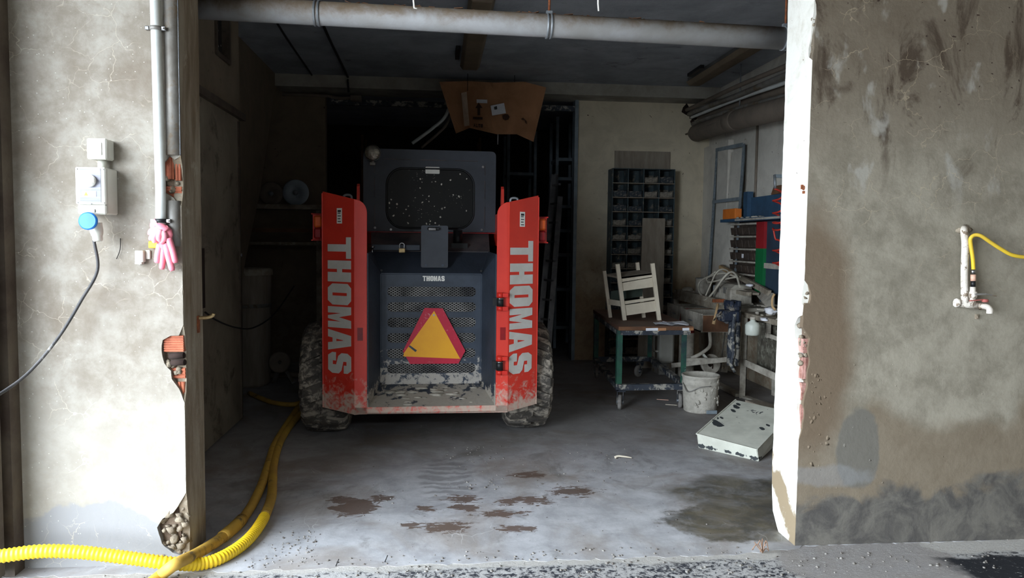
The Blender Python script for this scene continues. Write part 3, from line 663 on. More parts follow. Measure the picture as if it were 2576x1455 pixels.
# engine door: tray-shaped recess round the grille
do = P('engine_door', MB()
       .add([(-.425, 0, .29), (.425, 0, .29), (.35, .30, .387), (-.35, .30, .387)], [(0, 1, 2, 3)])
       .add([(-.425, 0, .29), (-.425, 0, 1.31), (-.42, .56, 1.318), (-.35, .30, 1.163), (-.35, .30, .387)], [(0, 1, 2, 3, 4)])
       .add([(.425, 0, .29), (.425, 0, 1.31), (.42, .56, 1.318), (.35, .30, 1.163), (.35, .30, .387)], [(0, 1, 2, 3, 4)])
       .add([(-.35, .30, 1.163), (.35, .30, 1.163), (.42, .56, 1.318), (-.42, .56, 1.318)], [(0, 1, 2, 3)])
       .b2((-.43, .004, .285), (-.418, .55, 1.308)).b2((.418, .004, .285), (.43, .55, 1.308)), 'navy_mud')
slots = [1.038, .930, .822, .713, .604, .497]
gr = P('grille_panel', MB().plate([[(-.35, .387), (.35, .387), (.35, 1.163), (-.35, 1.163)]]+[rrect(-.305, .312, z-.034, z+.034, .033, 5)[::-1] for z in slots], .006, lambda u, v, w_: V((u, .296+w_, v))), 'navy', None, .001, do)
m = MB()
for z in slots:
    nx, nz = 44, 8; px, pz = .622/nx, .070/nz
    for r in range(nz):
        for c in range(nx):
            x = -.307+c*px; zz = z-.035+r*pz; k = 1 if (r+c) % 2 == 0 else -1
            a, b = ((x, zz), (x+px, zz+pz)) if k > 0 else ((x, zz+pz), (x+px, zz))
            m.bar((a[0], .306, a[1]), (b[0], .306, b[1]), .004, .0028, (0, 1, 0))
P('mesh_screen', m, 'screen', 'silvery expanded metal behind the slots', 0, do, 'stuff')
P('radiator', MB().b2((-.34, .335, .40), (.34, .42, 1.15)), 'radiator', None, 0, do)
P('grille_rim', MB().bar((-.35, .296, .387), (-.35, .296, 1.163), .012, .012).bar((.35, .296, .387), (.35, .296, 1.163), .012, .012).bar((-.35, .296, 1.163), (.35, .296, 1.163), .012, .012), 'navy', None, .003, do)
for x, z in ((-.345, 1.185), (.345, 1.185), (-.35, .395), (.345, .395)): P('rivet_hole', MB().cyl((x, .285, z), (x, .30, z), .008, 8), 'black', None, 0, do)
m = MB()
for i in range(26):      # caked mud lying on the sloped ledge
    x = random.uniform(-.36, .36); t = random.uniform(.1, .85)
    m.blob((x*(1-.1*t), .30*t, .29+.097*t+.001), random.uniform(.012, .045), 1, .4, 6, i, (1.3, .9, .16))
P('caked_mud', m, 'dustgrey', 'dried mud on the ledge', 0, do, 'stuff')
for i, ch in enumerate('THOMAS'):
    wd = .0235; x0 = -.062+i*.0258
    P('badge_letter', MB().plate([[p for p in l] for l in GL[ch]], .0012, lambda u, v, w_, x0=x0: V((x0+u*wd, .2955-w_, 1.112+v*.036))), 'white', None, 0, do)
# slow-moving-vehicle triangle
def smv(u, v, w_): return V((u, .284-w_, v))
sv = P('warning_triangle', MB().plate([[(-.048, .925), (.078, .922), (.238, .622), (.19, .532), (-.148, .532), (-.198, .622)]], .004, smv), 'smv_red', 'faded slow-vehicle triangle with pinkish red border')
P('amber_triangle', MB().plate([[(.018, .905), (.202, .566), (-.195, .586), (-.19, .61)]], .002, lambda u, v, w_: smv(u, v, w_+.0042)), 'smv_yel', None, 0, sv)
P('tape_scrap', MB().plate([[(-.158, .655), (-.15, .665), (-.10, .628), (-.11, .616)]], .001, lambda u, v, w_: smv(u, v, w_+.0066)), 'navy', None, 0, sv)
P('screw', MB().cyl((.016, .274, .875), (.016, .28, .875), .007, 8), 'steel', None, 0, sv)
# hinges at the right
for z0, z1 in ((.935, 1.055), (.505, .63)):
    h = P('door_hinge', MB().cyl((.448, -.022, z0), (.448, -.022, z0+.028), .021).b2((.448, -.035, z0), (.50, -.005, z0+.026)), 'red_clean')
    P('hinge_ring', MB().cyl((.448, -.022, z1-.034), (.448, -.022, z1), .021).b2((.448, -.035, z1-.03), (.50, -.005, z1-.004)), 'red_clean', None, 0, h)
    P('hinge_knuckle', MB().cyl((.448, -.022, z0+.028), (.448, -.022, z1-.034), .023).b2((.40, -.012, z0+.032), (.448, .0, z1-.036)), 'black', None, 0, h)
    P('hinge_collar', MB().cyl((.448, -.022, z1-.044), (.448, -.022, z1-.036), .0245), 'chrome', None, 0, h)
# hood deck, latch bar, padlock, number-plate holder with lamp, exhaust
P('engine_deck', MB().hexa([(-.43, .55, 1.28), (.43, .55, 1.28), (.45, .87, 1.38), (-.45, .87, 1.38), (-.43, .55, 1.318), (.43, .55, 1.318), (.45, .87, 1.455), (-.45, .87, 1.455)]), 'deck')
P('latch_bar', MB().b2((-.425, .50, 1.322), (-.08, .53, 1.362)).b2((-.19, .49, 1.335), (-.185, .50, 1.365)), 'navy', None, .003)
P('latch_bolt', MB().cyl((-.418, .46, 1.29), (-.418, .46, 1.34), .008, 8).cyl((-.418, .46, 1.338), (-.418, .46, 1.352), .017, 6), 'chrome')
pk = P('padlock', MB().b2((-.232, .455, 1.305), (-.186, .472, 1.338)), 'brass', None, .004)
P('shackle', MB().tube(spline([(-.225, .464, 1.335), (-.225, .464, 1.365), (-.209, .464, 1.375), (-.193, .464, 1.365), (-.193, .464, 1.335)], 5), .004, 6), 'chrome', None, 0, pk)
pl = P('number_plate_holder', MB().plate([rrect(-.074, .114, 1.205, 1.500, .012, 3)], .006, lambda u, v, w_: V((u, .325+w_, v))), 'cabpaint', 'blank dark number-plate holder')
P('plate_lamp', MB().b2((-.03, .295, 1.468), (.055, .325, 1.488)), 'black', None, .004, pl)
P('plate_lamp_lens', MB().b2((-.025, .288, 1.464), (.03, .297, 1.484)), 'chrome', None, .003, pl)
for x in (-.04, .078): P('bolt', MB().cyl((x, .318, 1.222), (x, .326, 1.222), .008, 8), 'navy', None, 0, pl)
P('exhaust', MB().cyl((.20, .66, 1.34), (.20, .66, 1.475), .034, 14).box((.21, .63, 1.352), (.12, .06, .05)), 'black', 'stubby black exhaust pipe')
# cab
cb = P('cab', MB().b2((-.50, .90, 1.46), (-.47, 1.9, 2.04)).b2((.47, .90, 1.46), (.50, 1.9, 2.04)).b2((-.50, .90, 2.03), (.50, 1.9, 2.07)), 'cabpaint')
def rr2(x0, x1, z0, z1, rs):
    out = []
    for (cx, cz, sx, sz, a0), r in zip(((x1, z0, -1, 1, -90), (x1, z1, -1, -1, 0), (x0, z1, 1, -1, 90), (x0, z0, 1, 1, 180)), rs):
        for i in range(7):
            a = radians(a0+15*i); out.append((cx+sx*r+r*cos(a), cz+sz*r+r*sin(a)))
    return out
cp = P('cab_rear_panel', MB().plate([rr2(-.508, .502, 1.462, 2.085, (.01, .035, .06, .01)), rrect(-.335, .335, 1.485, 1.945, .13, 8)[::-1]], .02, lambda u, v, w_: V((u, .86+w_, v))), 'cabpaint', None, .004, cb)
P('rear_window', MB().plate([rrect(-.34, .34, 1.48, 1.95, .13, 8)], .006, lambda u, v, w_: V((u, .874+w_, v))), 'glass', 'dirty tinted pane spattered with pale specks', 0, cb)
P('window_seal', MB().tube([V((p[0], .860, p[1])) for p in rrect(-.333, .333, 1.487, 1.943, .128, 8)]+[V((p[0], .860, p[1])) for p in rrect(-.333, .333, 1.487, 1.943, .128, 8)[:1]], .008, 6), 'black', None, 0, cb)
m = MB()
for x0, x1 in ((-.35, -.15), (-.08, .12), (.18, .36)): m.b2((x0, .853, 2.005), (x1, .862, 2.011))
for z0, z1 in ((1.5, 1.66), (1.72, 1.86), (1.9, 1.98)): m.b2((.413, .853, z0), (.418, .862, z1)); m.b2((-.425, .853, z0), (-.420, .862, z1))
P('pressed_ridge', m, 'deck', None, 0, cb)
P('window_sticker', MB().plate([rrect(-.04, .068, 1.905, 1.957, .006, 2)], .001, lambda u, v, w_: V((u, .858-w_, v))), 'white', 'blank white sticker', 0, cb)
P('red_seal_strip', MB().b2((-.50, .846, 1.452), (.50, .86, 1.460)), 'redlens', None, 0, cb)
for x, z in ((-.42, 1.487), (-.30, 1.475), (.395, 1.482), (.40, 1.965)): P('bolt', MB().cyl((x, .848, z), (x, .862, z), .009, 8), 'chrome', None, 0, cb)
wlp = P('work_lamp', MB().lathe([(.0, -.05), (.03, -.048), (.055, -.02), (.062, .0), (.058, .008)], (-.435, .80, 2.045), Matrix.Rotation(radians(90), 3, 'X'), 20), 'steel_dull', 'round work lamp at the cab corner', 0, None)
P('lamp_glass', MB().lathe([(.058, 0), (.05, .012), (.03, .022), (.0, .026)], (-.435, .80, 2.045), Matrix.Rotation(radians(90), 3, 'X'), 20), 'lampglass', None, 0, wlp)
P('lamp_bracket', MB().b2((-.455, .80, 1.955), (-.415, .85, 1.975)).cyl((-.435, .82, 1.97), (-.435, .82, 2.0), .012), 'steel_dull', None, 0, wlp)
# wheels
def wheel(xc, yc):
    R, w_ = .40, .31; h = w_/2
    Rm = Matrix.Rotation(radians(90), 3, 'Y')
    wh = P('wheel', MB().lathe([(.20, -h*.8), (.24, -h*.98), (.30, -h*1.06), (.345, -h*1.02), (.372, -h*.9), (.379, -h*.5), (.38, 0), (.379, h*.5), (.372, h*.9), (.345, h*1.02), (.30, h*1.06), (.24, h*.98), (.20, h*.8)], (xc, yc, R), Rm, 40), 'tyre')
    P('rim', MB().lathe([(.02, -.06), (.12, -.06), (.15, -h*.6), (.205, -h*.82), (.205, h*.82), (.15, h*.6), (.12, .06), (.02, .06)], (xc, yc, R), Rm, 24), 'cream', None, 0, wh)
    m = MB(); n = 20
    for sd in (-1, 1):
        for k in range(n):
            a0 = 2*pi*(k+(.5 if sd > 0 else 0))/n
            rows = []
            for t, rr in ((-.12, .403), (.45, .402), (.86, .388), (1.04, .352)):
                a = a0-.17*t; da = .075 if t < .9 else .085
                rows.append([(t, a-da, rr), (t, a+da, rr)])
            for (p0, p1), (q0, q1) in zip(rows, rows[1:]):
                def pt(p, ri=0): return V((xc+sd*p[0]*h, yc-sin(p[1])*(p[2]-ri), R-cos(p[1])*(p[2]-ri)))
                m.hexa([pt(p0, .04), pt(p1, .04), pt(q1, .04), pt(q0, .04), pt(p0), pt(p1), pt(q1), pt(q0)])
    P('tread', m, 'lug', 'chunky lugged tread', 0, wh, 'stuff')
for x in (-.742, .705):
    wheel(x, .60); wheel(x, 1.62)

# ================================================================== FRONT WALL, LEFT PIER: ELECTRICS, CONDUIT, GLOVES
yw = YF
jb = thing('junction_box', 'small square white junction box high on the left pier above the switched socket', 'junction box', (-1.364, yw, 1.705))
part(jb, 'box_body', MB().b2((-1.402, yw-.062, 1.708), (-1.328, yw, 1.79)), 'cream', None, .006)
part(jb, 'box_lid', MB().b2((-1.403, yw-.078, 1.707), (-1.327, yw-.062, 1.791)), 'cream', None, .005)
part(jb, 'raised_square', MB().b2((-1.386, yw-.081, 1.724), (-1.344, yw-.078, 1.774)), 'cream', None, .001)
part(jb, 'conduit_stub', MB().cyl((-1.364, yw-.03, 1.67), (-1.364, yw-.03, 1.71), .017, 14), 'cream')
sw = thing('switched_socket', 'white wall-mounted switched socket with rotary knob, striped front and blue lid', 'socket', (-1.375, yw, 1.482))
part(sw, 'housing', MB().b2((-1.43, yw-.10, 1.487), (-1.318, yw, 1.672)), 'cream', None, .005)
part(sw, 'front_cover', MB().b2((-1.431, yw-.118, 1.525), (-1.317, yw-.10, 1.672)), 'cream', None, .004)
part(sw, 'lower_front', MB().b2((-1.427, yw-.113, 1.486), (-1.319, yw-.10, 1.524)), 'cream', None, .005)
part(sw, 'printed_plate', MB().b2((-1.414, yw-.1195, 1.533), (-1.334, yw-.118, 1.668)), 'panelgrey', 'grey striped front plate')
kn = part(sw, 'knob', MB().lathe([(.0, .0), (.025, 0), (.025, .012), (.0, .012)], (-1.374, yw-.119, 1.618), Matrix.Rotation(radians(90), 3, 'X'), 20), 'white')
part(kn, 'knob_grip', MB().b2((-1.402, yw-.143, 1.610), (-1.348, yw-.131, 1.626)), 'white', None, .003)
lb = part(sw, 'warning_label', MB().b2((-1.406, yw-.1206, 1.556), (-1.352, yw-.1195, 1.578)), 'white')
part(lb, 'warning_sign', MB().plate([[(-1.398, 1.559), (-1.382, 1.559), (-1.390, 1.575)]], -.0006, XZ(yw-.1206)), 'yellow_lbl')
for x, z in ((-1.424, 1.664), (-1.325, 1.664), (-1.424, 1.532), (-1.325, 1.532), (-1.374, 1.528)): part(sw, 'screw', MB().cyl((x, yw-.121, z), (x, yw-.117, z), .0032, 8), 'steel')
part(sw, 'lid_hinge', MB().b2((-1.385, yw-.118, 1.494), (-1.36, yw-.106, 1.506)), 'steel')
part(sw, 'socket_lid', MB().lathe([(0, 0), (.033, 0), (.035, .004), (.035, .014), (.031, .018), (.0, .0185)], (-1.378, yw-.125, 1.458), Matrix.Rotation(radians(86), 3, 'X'), 28, False), 'blue', 'round blue lid')
pc = thing('power_cable', 'black dusty cable with grey plug sagging from the blue-lidded socket', 'cable', (-1.382, yw-.09, 1.39))
part(pc, 'plug', MB().lathe([(.024, 0), (.0245, -.035), (.021, -.05), (.019, -.053), (.019, -.068), (.015, -.074), (.0, -.074)], (-1.376, yw-.075, 1.452), Matrix.Rotation(radians(-6), 3, 'Y'), 18), 'cream', 'pale grey plug')
A = [V((-1.384, yw-.075, 1.385)), F(245, 680, yw-.07), F(205, 755, yw-.09), F(150, 845, yw-.13), F(80, 930, yw-.19), F(10, 985, yw-.28), F(-90, 1040, yw-.45)]
part(pc, 'cable_sheath', MB().tube(spline(A, 10), .0065, 8), 'cable')
cd = thing('conduit_pipe', 'long pale grey vertical conduit clamped to the left pier above the pink gloves', 'pipe', (-1.14, yw, 1.36))
part(cd, 'pipe', MB().tube([F(386, -160, yw-.03), F(404, 480, yw-.03), F(404, 575, yw-.03)], .020, 16), 'pvc_grey')
for py, dark in ((72, False), (556, True)):
    c = F(392 if not dark else 405, py, yw-.03)
    cl = part(cd, 'pipe_clamp', MB().cyl(c-V((0, 0, .008)), c+V((0, 0, .008)), .024, 16), 'black' if dark else 'steel_dull', 'black strap clamp' if dark else 'rusty grey clamp')
    for e_ in (-.032, .032): part(cl, 'clamp_ear', MB().box(c+V((e_, 0, 0)), (.016, .022, .016)), 'chrome', None, .002)
    part(cl, 'screw', MB().cyl(c+V((.032, -.02, 0)), c+V((.032, .02, 0)), .004, 8), 'chrome')
m = MB().tube([(-1.094, yw+.004, 3.0), (-1.094, yw+.004, 2.0), (-1.094, yw+.004, 1.738)], .029, 16).tube([(-1.098, yw+.004, 1.55), (-1.098, yw+.004, 1.36)], .027, 16)
ep = thing('sunk_pipe', 'dull grey steel pipe half sunk in plaster beside the conduit', 'pipe', (-1.094, yw, 1.36))
part(ep, 'pipe', m, 'steel_dull')
part(ep, 'edge_bead', MB().bar((-1.068, yw-.001, 1.74), (-1.068, yw-.001, 2.9), .006, .01), 'steel')
# gloves
def glove(name, label, mat, base, fingers, palm, cuff):
    g = thing(name, label, 'glove', base, 0, 'pink rubber gloves on the conduit')
    mb = MB()
    for pts, r in fingers: mb.tube(spline(pts, 6), lambda t, r=r: r*(1.0-.12*t)*(1 if t < .93 else .72), 10)
    for c, r, sq in palm: mb.blob(c, r, 2, .18, 7, 3, sq)
    part(g, 'hand_and_fingers', mb, mat)
    part(g, 'cuff', cuff, mat)
    return g
q = lambda x, z, d=.03: F(x, z, yw-d)
glove('rubber_glove', 'pink rubber glove hanging with its fingers down from the foot of the conduit', 'pink', q(410, 690),
      [([q(405, 612), q(398, 640), q(396, 662)], .0155), ([q(412, 615), q(410, 650), q(407, 678)], .0135), ([q(418, 612, .04), q(424, 645, .04), q(434, 682, .04)], .0145), ([q(424, 600, .05), q(434, 630, .05), q(442, 662, .05)], .0135), ([q(426, 612), q(436, 640), q(440, 652)], .012)],
      [(q(414, 608, .035), .031, (.9, .55, 1.3)), (q(420, 590, .04), .028, (.8, .5, 1.2))], MB().tube(spline([q(418, 585, .04), q(406, 574, .04), q(396, 570, .04)], 5), lambda t: .024-.006*t, 12))
glove('rubber_glove', 'paler pink rubber glove bunched up at the clamp above the hanging one', 'pink_pale', q(395, 610),
      [([q(392, 585), q(383, 595, .045), q(380, 604, .04)], .013), ([q(398, 580, .05), q(388, 600, .055), q(392, 610, .05)], .013), ([q(404, 578, .055), q(400, 600, .06), q(410, 606, .05)], .013), ([q(410, 580, .05), q(414, 598, .06), q(405, 612, .05)], .012), ([q(388, 576), q(379, 582), q(377, 592)], .011)],
      [(q(398, 588, .045), .032, (1, .6, 1.0))], MB().tube(spline([q(392, 575), q(390, 566), q(400, 560)], 5), lambda t: .018+.004*t, 12))
solo('yellow_clip', MB().box(q(392, 616, .015), (.05, .03, .028)).cyl(q(400, 612, .03), q(408, 611, .03), .011, 8), 'yellow_lbl', 'small yellow and cream clip half hidden behind the pink gloves', 'clip', None, .003)
cb2 = thing('wall_terminal', 'little cream plastic terminal box left of the hanging pink gloves', 'terminal box', q(362, 662, 0))
c = q(356, 645, 0)
part(cb2, 'box_body', MB().b2((c.x-.016, yw-.03, c.z-.024), (c.x+.018, yw, c.z+.024)), 'cream', None, .003)
part(cb2, 'mounting_tab', MB().b2((c.x+.018, yw-.01, c.z-.012), (c.x+.038, yw, c.z+.026)), 'cream', None, .003)
part(cb2, 'lower_lip', MB().b2((c.x-.014, yw-.034, c.z-.032), (c.x+.012, yw-.004, c.z-.024)), 'cream')
solo('wire_scrap', MB().tube(spline([F(303, 600, yw-.004), F(302, 628, yw-.01), F(293, 652, yw-.006)], 5), .0018, 6), 'cable_dark', 'short dark wire end sticking out of the left pier beside the cable', 'wire')
hk = thing('strike_hook', 'rusty strike plate with a pale hook on the inner edge of the left reveal', 'hook', (XL, 3.47, .98))
part(hk, 'strike_plate', MB().b2((XL, 3.455, .975), (XL+.006, 3.48, 1.05)), 'rust')
part(hk, 'hook_arm', MB().tube(spline([(XL, 3.47, 1.04), (XL+.04, 3.475, 1.042), (XL+.062, 3.478, 1.05), (XL+.066, 3.478, 1.06)], 5), .008, 8), 'brass')

# ================================================================== FRONT WALL, RIGHT PIER: TAP
tp = thing('water_pipe', 'whitewashed water pipe with tap and lever valve on the right-hand wall', 'tap', (2.43, yw, 1.10))
k = lambda x, z, d=.03: F(x, z, yw-d)
part(tp, 'riser', MB().tube(spline([k(2425, 575, -.02), k(2425, 578, .015), k(2426, 590, .03), k(2428, 620), k(2426, 690), k(2427, 765)], 5), .0155, 14), 'paintpipe')
part(tp, 'plaster_collar', MB().blob(k(2424, 578, 0), .03, 2, .4, 7, 2, (1.3, .4, .6)), 'mortar')
part(tp, 'tee', MB().tube([k(2409, 762), k(2470, 772)], .0165, 12).cyl(k(2404, 762), k(2412, 763), .02, 8), 'paintpipe')
vb = part(tp, 'valve_body', MB().tube([k(2446, 768, .04), k(2447, 722, .04)], .013, 12).lathe([(.0, -.018), (.017, -.014), (.02, 0), (.017, .014), (0, .018)], k(2447, 742, .04), None, 14), 'paintpipe')
part(vb, 'lever', MB().bar(k(2452, 741, .06), k(2478, 740, .065), .012, .008).bar(k(2478, 740, .065), k(2505, 745, .065), .014, .006), 'steel_dull')
part(tp, 'spout', MB().tube(spline([k(2456, 770), k(2475, 771, .05), k(2486, 774, .06), k(2490, 780, .062), k(2490, 789, .062)], 5), lambda t: .0125+.002*t, 12), 'paintpipe')
hd = part(tp, 'tap_handle', MB().lathe([(0, .01), (.014, .008), (.014, -.004), (0, -.006)], k(2478, 758, .05), None, 10), 'redpaint2', 'faded red tap top')
part(hd, 'handle_bar', MB().bar(k(2440, 757, .05), k(2476, 754, .05), .007, .005), 'redpaint2')
solo('garden_hose', MB().tube(spline([k(2449, 680, .04), k(2447, 650, .045), k(2442, 615, .05), k(2442, 600, .055), k(2452, 592, .06), k(2468, 594, .07), k(2492, 610, .075), k(2520, 628, .08), k(2550, 643, .085), k(2600, 650, .09), k(2680, 660, .1), k(2850, 640, .1), k(3050, 760, .1), k(3150, 1000, .1), k(3150, 1290, .12), V((3.6, 3.05, .012)), V((3.4, 2.8, .012)), V((3.9, 2.5, .012))], 8), .0085, 10), 'hose_yel', 'thin yellow garden hose looping off the wall tap to the right', 'hose')
hc = thing('hose_connector', 'peach and black quick connector joining the yellow hose to the wall tap', 'hose connector', k(2448, 715, .04))
part(hc, 'collar', MB().cyl(k(2448, 690, .04), k(2448, 678, .04), .0105, 14), 'chrome')
part(hc, 'sleeve', MB().cyl(k(2448, 707, .04), k(2448, 691, .04), .0118, 14), 'peach')
part(hc, 'adapter', MB().cyl(k(2448, 722, .04), k(2448, 707, .04), .010, 14), 'black')
solo('wall_plug', MB().cyl(k(2457, 795, 0), k(2457, 798, .012), .006, 8).box(k(2457, 797, .006), (.01, .012, .022)), 'mortar', 'tiny pale plug stub in the wall under the tap', 'wall plug')

# ================================================================== HOSES ON THE FLOOR
def hose_r(rad, ring, amp, n):
    return lambda t: rad+amp*(1 if int(t*n) % 2 == 0 else -1)
A = [F(-260, 1430, 2.95), F(-120, 1412, 3.0), F(0, 1400, 3.05), F(100, 1388, 3.08), F(200, 1390, 3.1), F(320, 1404, 3.12), F(420, 1417, 3.14)]
A = [p if i < 4 else V((p.x, p.y, max(p.z, .03))) for i, p in enumerate(A)]
B = [G(500, 1420, .028), G(560, 1402, .026), G(620, 1362, .026), G(660, 1310, .026), G(682, 1255, .026), G(686, 1210, .026), G(689, 1165, .026), G(705, 1112, .026), G(735, 1065, .026), G(770, 1028, .026), G(800, 1000, .026)]
pts = spline(A+B, 30)
L = [0.]
for a, b in zip(pts, pts[1:]): L.append(L[-1]+(b-a).length)
tot = L[-1]; fine = []; step = .0042; j = 0; d = 0.
while d < tot:
    while L[j+1] < d: j += 1
    t = (d-L[j])/(L[j+1]-L[j]); fine.append(pts[j]*(1-t)+pts[j+1]*t); d += step
cut = next(i for i, p in enumerate(fine) if p.y > 3.75)
hy = thing('corrugated_hose', 'bright yellow ribbed hose crossing the left pier and curving in beside the loader', 'hose', fine[cut//2] * 1)
part(hy, 'ribbed_length', MB().tube(fine[:cut], [.0255+(.0022 if i % 4 < 2 else -.0012) for i in range(cut)], 12), 'hose_cor')
part(hy, 'soiled_length', MB().tube(fine[cut-1::6], .0255, 12), 'hose_old', 'soiled smooth-looking end')
B2 = [G(340, 1500, .026), G(400, 1452, .026), V((G(440, 1420, .09).x, G(440, 1420, .09).y, .088)), G(500, 1391, .05), G(560, 1352, .028), G(615, 1300, .027), G(650, 1240, .027), G(672, 1180, .027), G(690, 1122, .027), G(718, 1075, .027), G(748, 1030, .027), G(768, 1010, .027)]
h2 = thing('flat_hose', 'soiled yellow smooth hose lying over the ribbed one and running along its left side', 'hose', G(560, 1352))
part(h2, 'hose_length', MB().tube(spline(B2, 8), .0245, 12), 'hose_old')
c = spline(B2, 8)[34]
part(h2, 'sleeve_joint', MB().tube(spline(B2, 8)[32:40], .029, 12), 'hose_old')
solo('dark_hose', MB().tube(spline([G(770, 1006, .022), G(740, 1018, .022), G(690, 1014, .022), G(650, 1000, .022), G(628, 990, .022)], 8), .02, 10), 'hose_old', 'short bend of dirty hose lying in the dark behind the left tyre', 'hose')
solo('thin_cable', MB().tube(spline([D(516, 786, LW+.04), D(548, 808, LW+.06), D(596, 825, LW+.08), D(640, 824, LW+.1), D(690, 790, LW+.12), D(740, 720, LW+.1)], 8), .006, 6), 'cable_dark', 'thin dark cable sagging across the sheet-metal door on the left', 'cable')

# ================================================================== CEILING: PIPES, LIGHTS, CARDBOARD
dp = thing('overhead_pipe', 'thick stained grey drain pipe hung across the top of the doorway', 'pipe', (.3, 3.75, 2.39))
pa, pb = F(440, 14, 3.78), F(2100, 104, 3.78)
part(dp, 'pipe', MB().tube([pa, (pa+pb)/2, pb], .056, 24), 'pvc_dirty')
for px, py in ((798, 34), (1381, 66), (1975, 97)):
    c = F(px, py, 3.78); d = (pb-pa).normalized()
    cl = part(dp, 'pipe_collar', MB().cyl(c-d*.014, c-d*.004, .061, 24).cyl(c+d*.004, c+d*.014, .061, 24), 'steel')
    part(cl, 'hanger_rod', MB().cyl(c+V((0, 0, .05)), (c.x+.004, c.y, ZC), .006, 8), 'rust')
    part(cl, 'clamp_bolt', MB().box(c+V((0, 0, .066)), (.03, .02, .014)), 'steel')
m = MB()
for i in range(70):
    t = random.uniform(.22, .8); c = pa.lerp(pb, t)
    m.box(c+V((0, random.uniform(-.012, .03), .055+random.uniform(-.001, .004))), (random.uniform(.02, .05), random.uniform(.01, .02), .003), Matrix.Rotation(random.uniform(-.35, .35), 3, 'Y') @ Matrix.Rotation(random.uniform(-.3, .3), 3, 'X'))
part(dp, 'flaking_crust', m, 'wood_brown', 'curled flakes along the top of the pipe', kind='stuff')
for px, py, ln in ((1042, 20, .12), (1506, 28, .10)):
    a = F(px, py, 3.20); 
    pts = [V((a.x-.004, 3.20, 2.75)), V((a.x-.003, 3.20, a.z+.03)), a] + ([a+V((.012, 0, -.002))] if px < 1200 else [])
    solo('wire_hook', MB().tube(pts, .0035, 8).box(V((a.x-.004, 3.24, 2.75)), (.01, .09, .01)), 'white', 'white bent hook dangling before the drain pipe, its foot turned aside' if px < 1200 else 'straight white wire dangling before the drain pipe, right of the bent hook', 'hook')
for (x0, x1, y0, y1), lb in (((.2, .40, 5.4, 7.58), 'brown covered ceiling light over the loader cab, the left of two'), ((2.62, 2.80, 6.3, 7.98), 'brown covered ceiling light above the workbench side, the right of two')):
    cl = thing('ceiling_light', lb, 'light', ((x0+x1)/2, (y0+y1)/2, ZC-.09), 0, 'ceiling lights')
    part(cl, 'light_housing', MB().b2((x0+.02, y0, ZC-.05), (x1-.02, y1, ZC)), 'tube_body', None, .006)
    part(cl, 'light_cover', MB().hexa([(x0+.03, y0+.02, ZC-.09), (x1-.03, y0+.02, ZC-.09), (x1-.03, y1-.02, ZC-.09), (x0+.03, y1-.02, ZC-.09), (x0, y0, ZC-.045), (x1, y0, ZC-.045), (x1, y1, ZC-.045), (x0, y1, ZC-.045)]), 'tube_fix', None, .006)
    part(cl, 'end_clip', MB().b2(((x0+x1)/2-.03, y0-.004, ZC-.075), ((x0+x1)/2+.03, y0+.01, ZC-.03)), 'tube_body')
    part(cl, 'feed_box', MB().b2((x0-.05, y1-.6, ZC-.035), (x0-.01, y1-.2, ZC)), 'black', None, .004)
def run(name, label, mat, pts, r, cat='pipe', group=None):
    return solo(name, MB().tube(spline(pts, 6), r, 12), mat, label, cat, group)
# surface cables on the ceiling and beam, left
run('ceiling_cable', 'dark cable clipped along the ceiling to the beam, right of the other one', 'cable_dark', [(-.85, 4.6, ZC-.012), (-.95, 6.5, ZC-.012), (-.98, 8.36, ZC-.012), (-.98, 8.40, 3.1), (-.97, 8.4, 2.98)], .011, 'cable')
run('ceiling_cable', 'dark cable clipped along the ceiling nearer the left wall', 'cable_dark', [(-1.22, 4.6, ZC-.01), (-1.32, 6.5, ZC-.01), (-1.36, 8.4, ZC-.01)], .009, 'cable')
run('wall_conduit', 'grey conduit under the beam left of the dark storeroom opening', 'pvc_brown', [(-1.72, 8.66, 2.985), (-1.3, 8.66, 2.985), (-1.1, 8.66, 2.96), (-.96, 8.66, 2.965)], .018)
solo('cable_joint_box', MB().b2((-.98, 8.62, 2.93), (-.86, 8.70, 2.99)), 'pvc_brown', 'small joint box at the end of the conduit under the beam', 'junction box', None, .004)
# right-hand pipes
rp = thing('duct_pipe', 'fat dusty brown pipe running along the right wall under the cable bundle', 'pipe', (2.95, 7.0, 2.5))
A = [V((2.97, 8.60, 2.668)), D(1860, 300, 2.95), D(1990, 268, 2.95), D(2150, 225, 2.95)]
part(rp, 'pipe', MB().tube([A[0]+V((0, .07, -.03)), A[0]+V((0, .045, -.008)), A[0]]+A[1:], [.05, .088]+[.098]*4, 20), 'pvc_brown')
c = D(1845, 304, 2.95); d = (A[2]-A[0]).normalized()
part(rp, 'pipe_socket', MB().tube([c-d*.10, c-d*.09, c+d*.09, c+d*.10], [.099, .106, .106, .099], 20), 'pvc_brown')
part(rp, 'hanger_strap', MB().tube([c+V((0, -.15, .1)), c+V((0, -.15, .35)), V((c.x, c.y-.15, ZC))], .007, 6), 'steel')
cols = ['pvc_brown', 'steel_dull', 'pvc_grey', 'pvc_brown', 'steel_dull', 'cable', 'pvc_brown']
lbs = ['topmost grey pipe of the bundle under the ceiling at the right wall', 'second pipe from the top of the bundle at the right wall', 'pale conduit in the middle of the bundle at the right wall', 'thick dusty pipe in the middle of the bundle at the right wall', 'fourth pipe down in the bundle at the right wall', 'black cable run at the bottom of the pipe bundle, right wall', 'lowest thin pipe just above the fat brown duct']
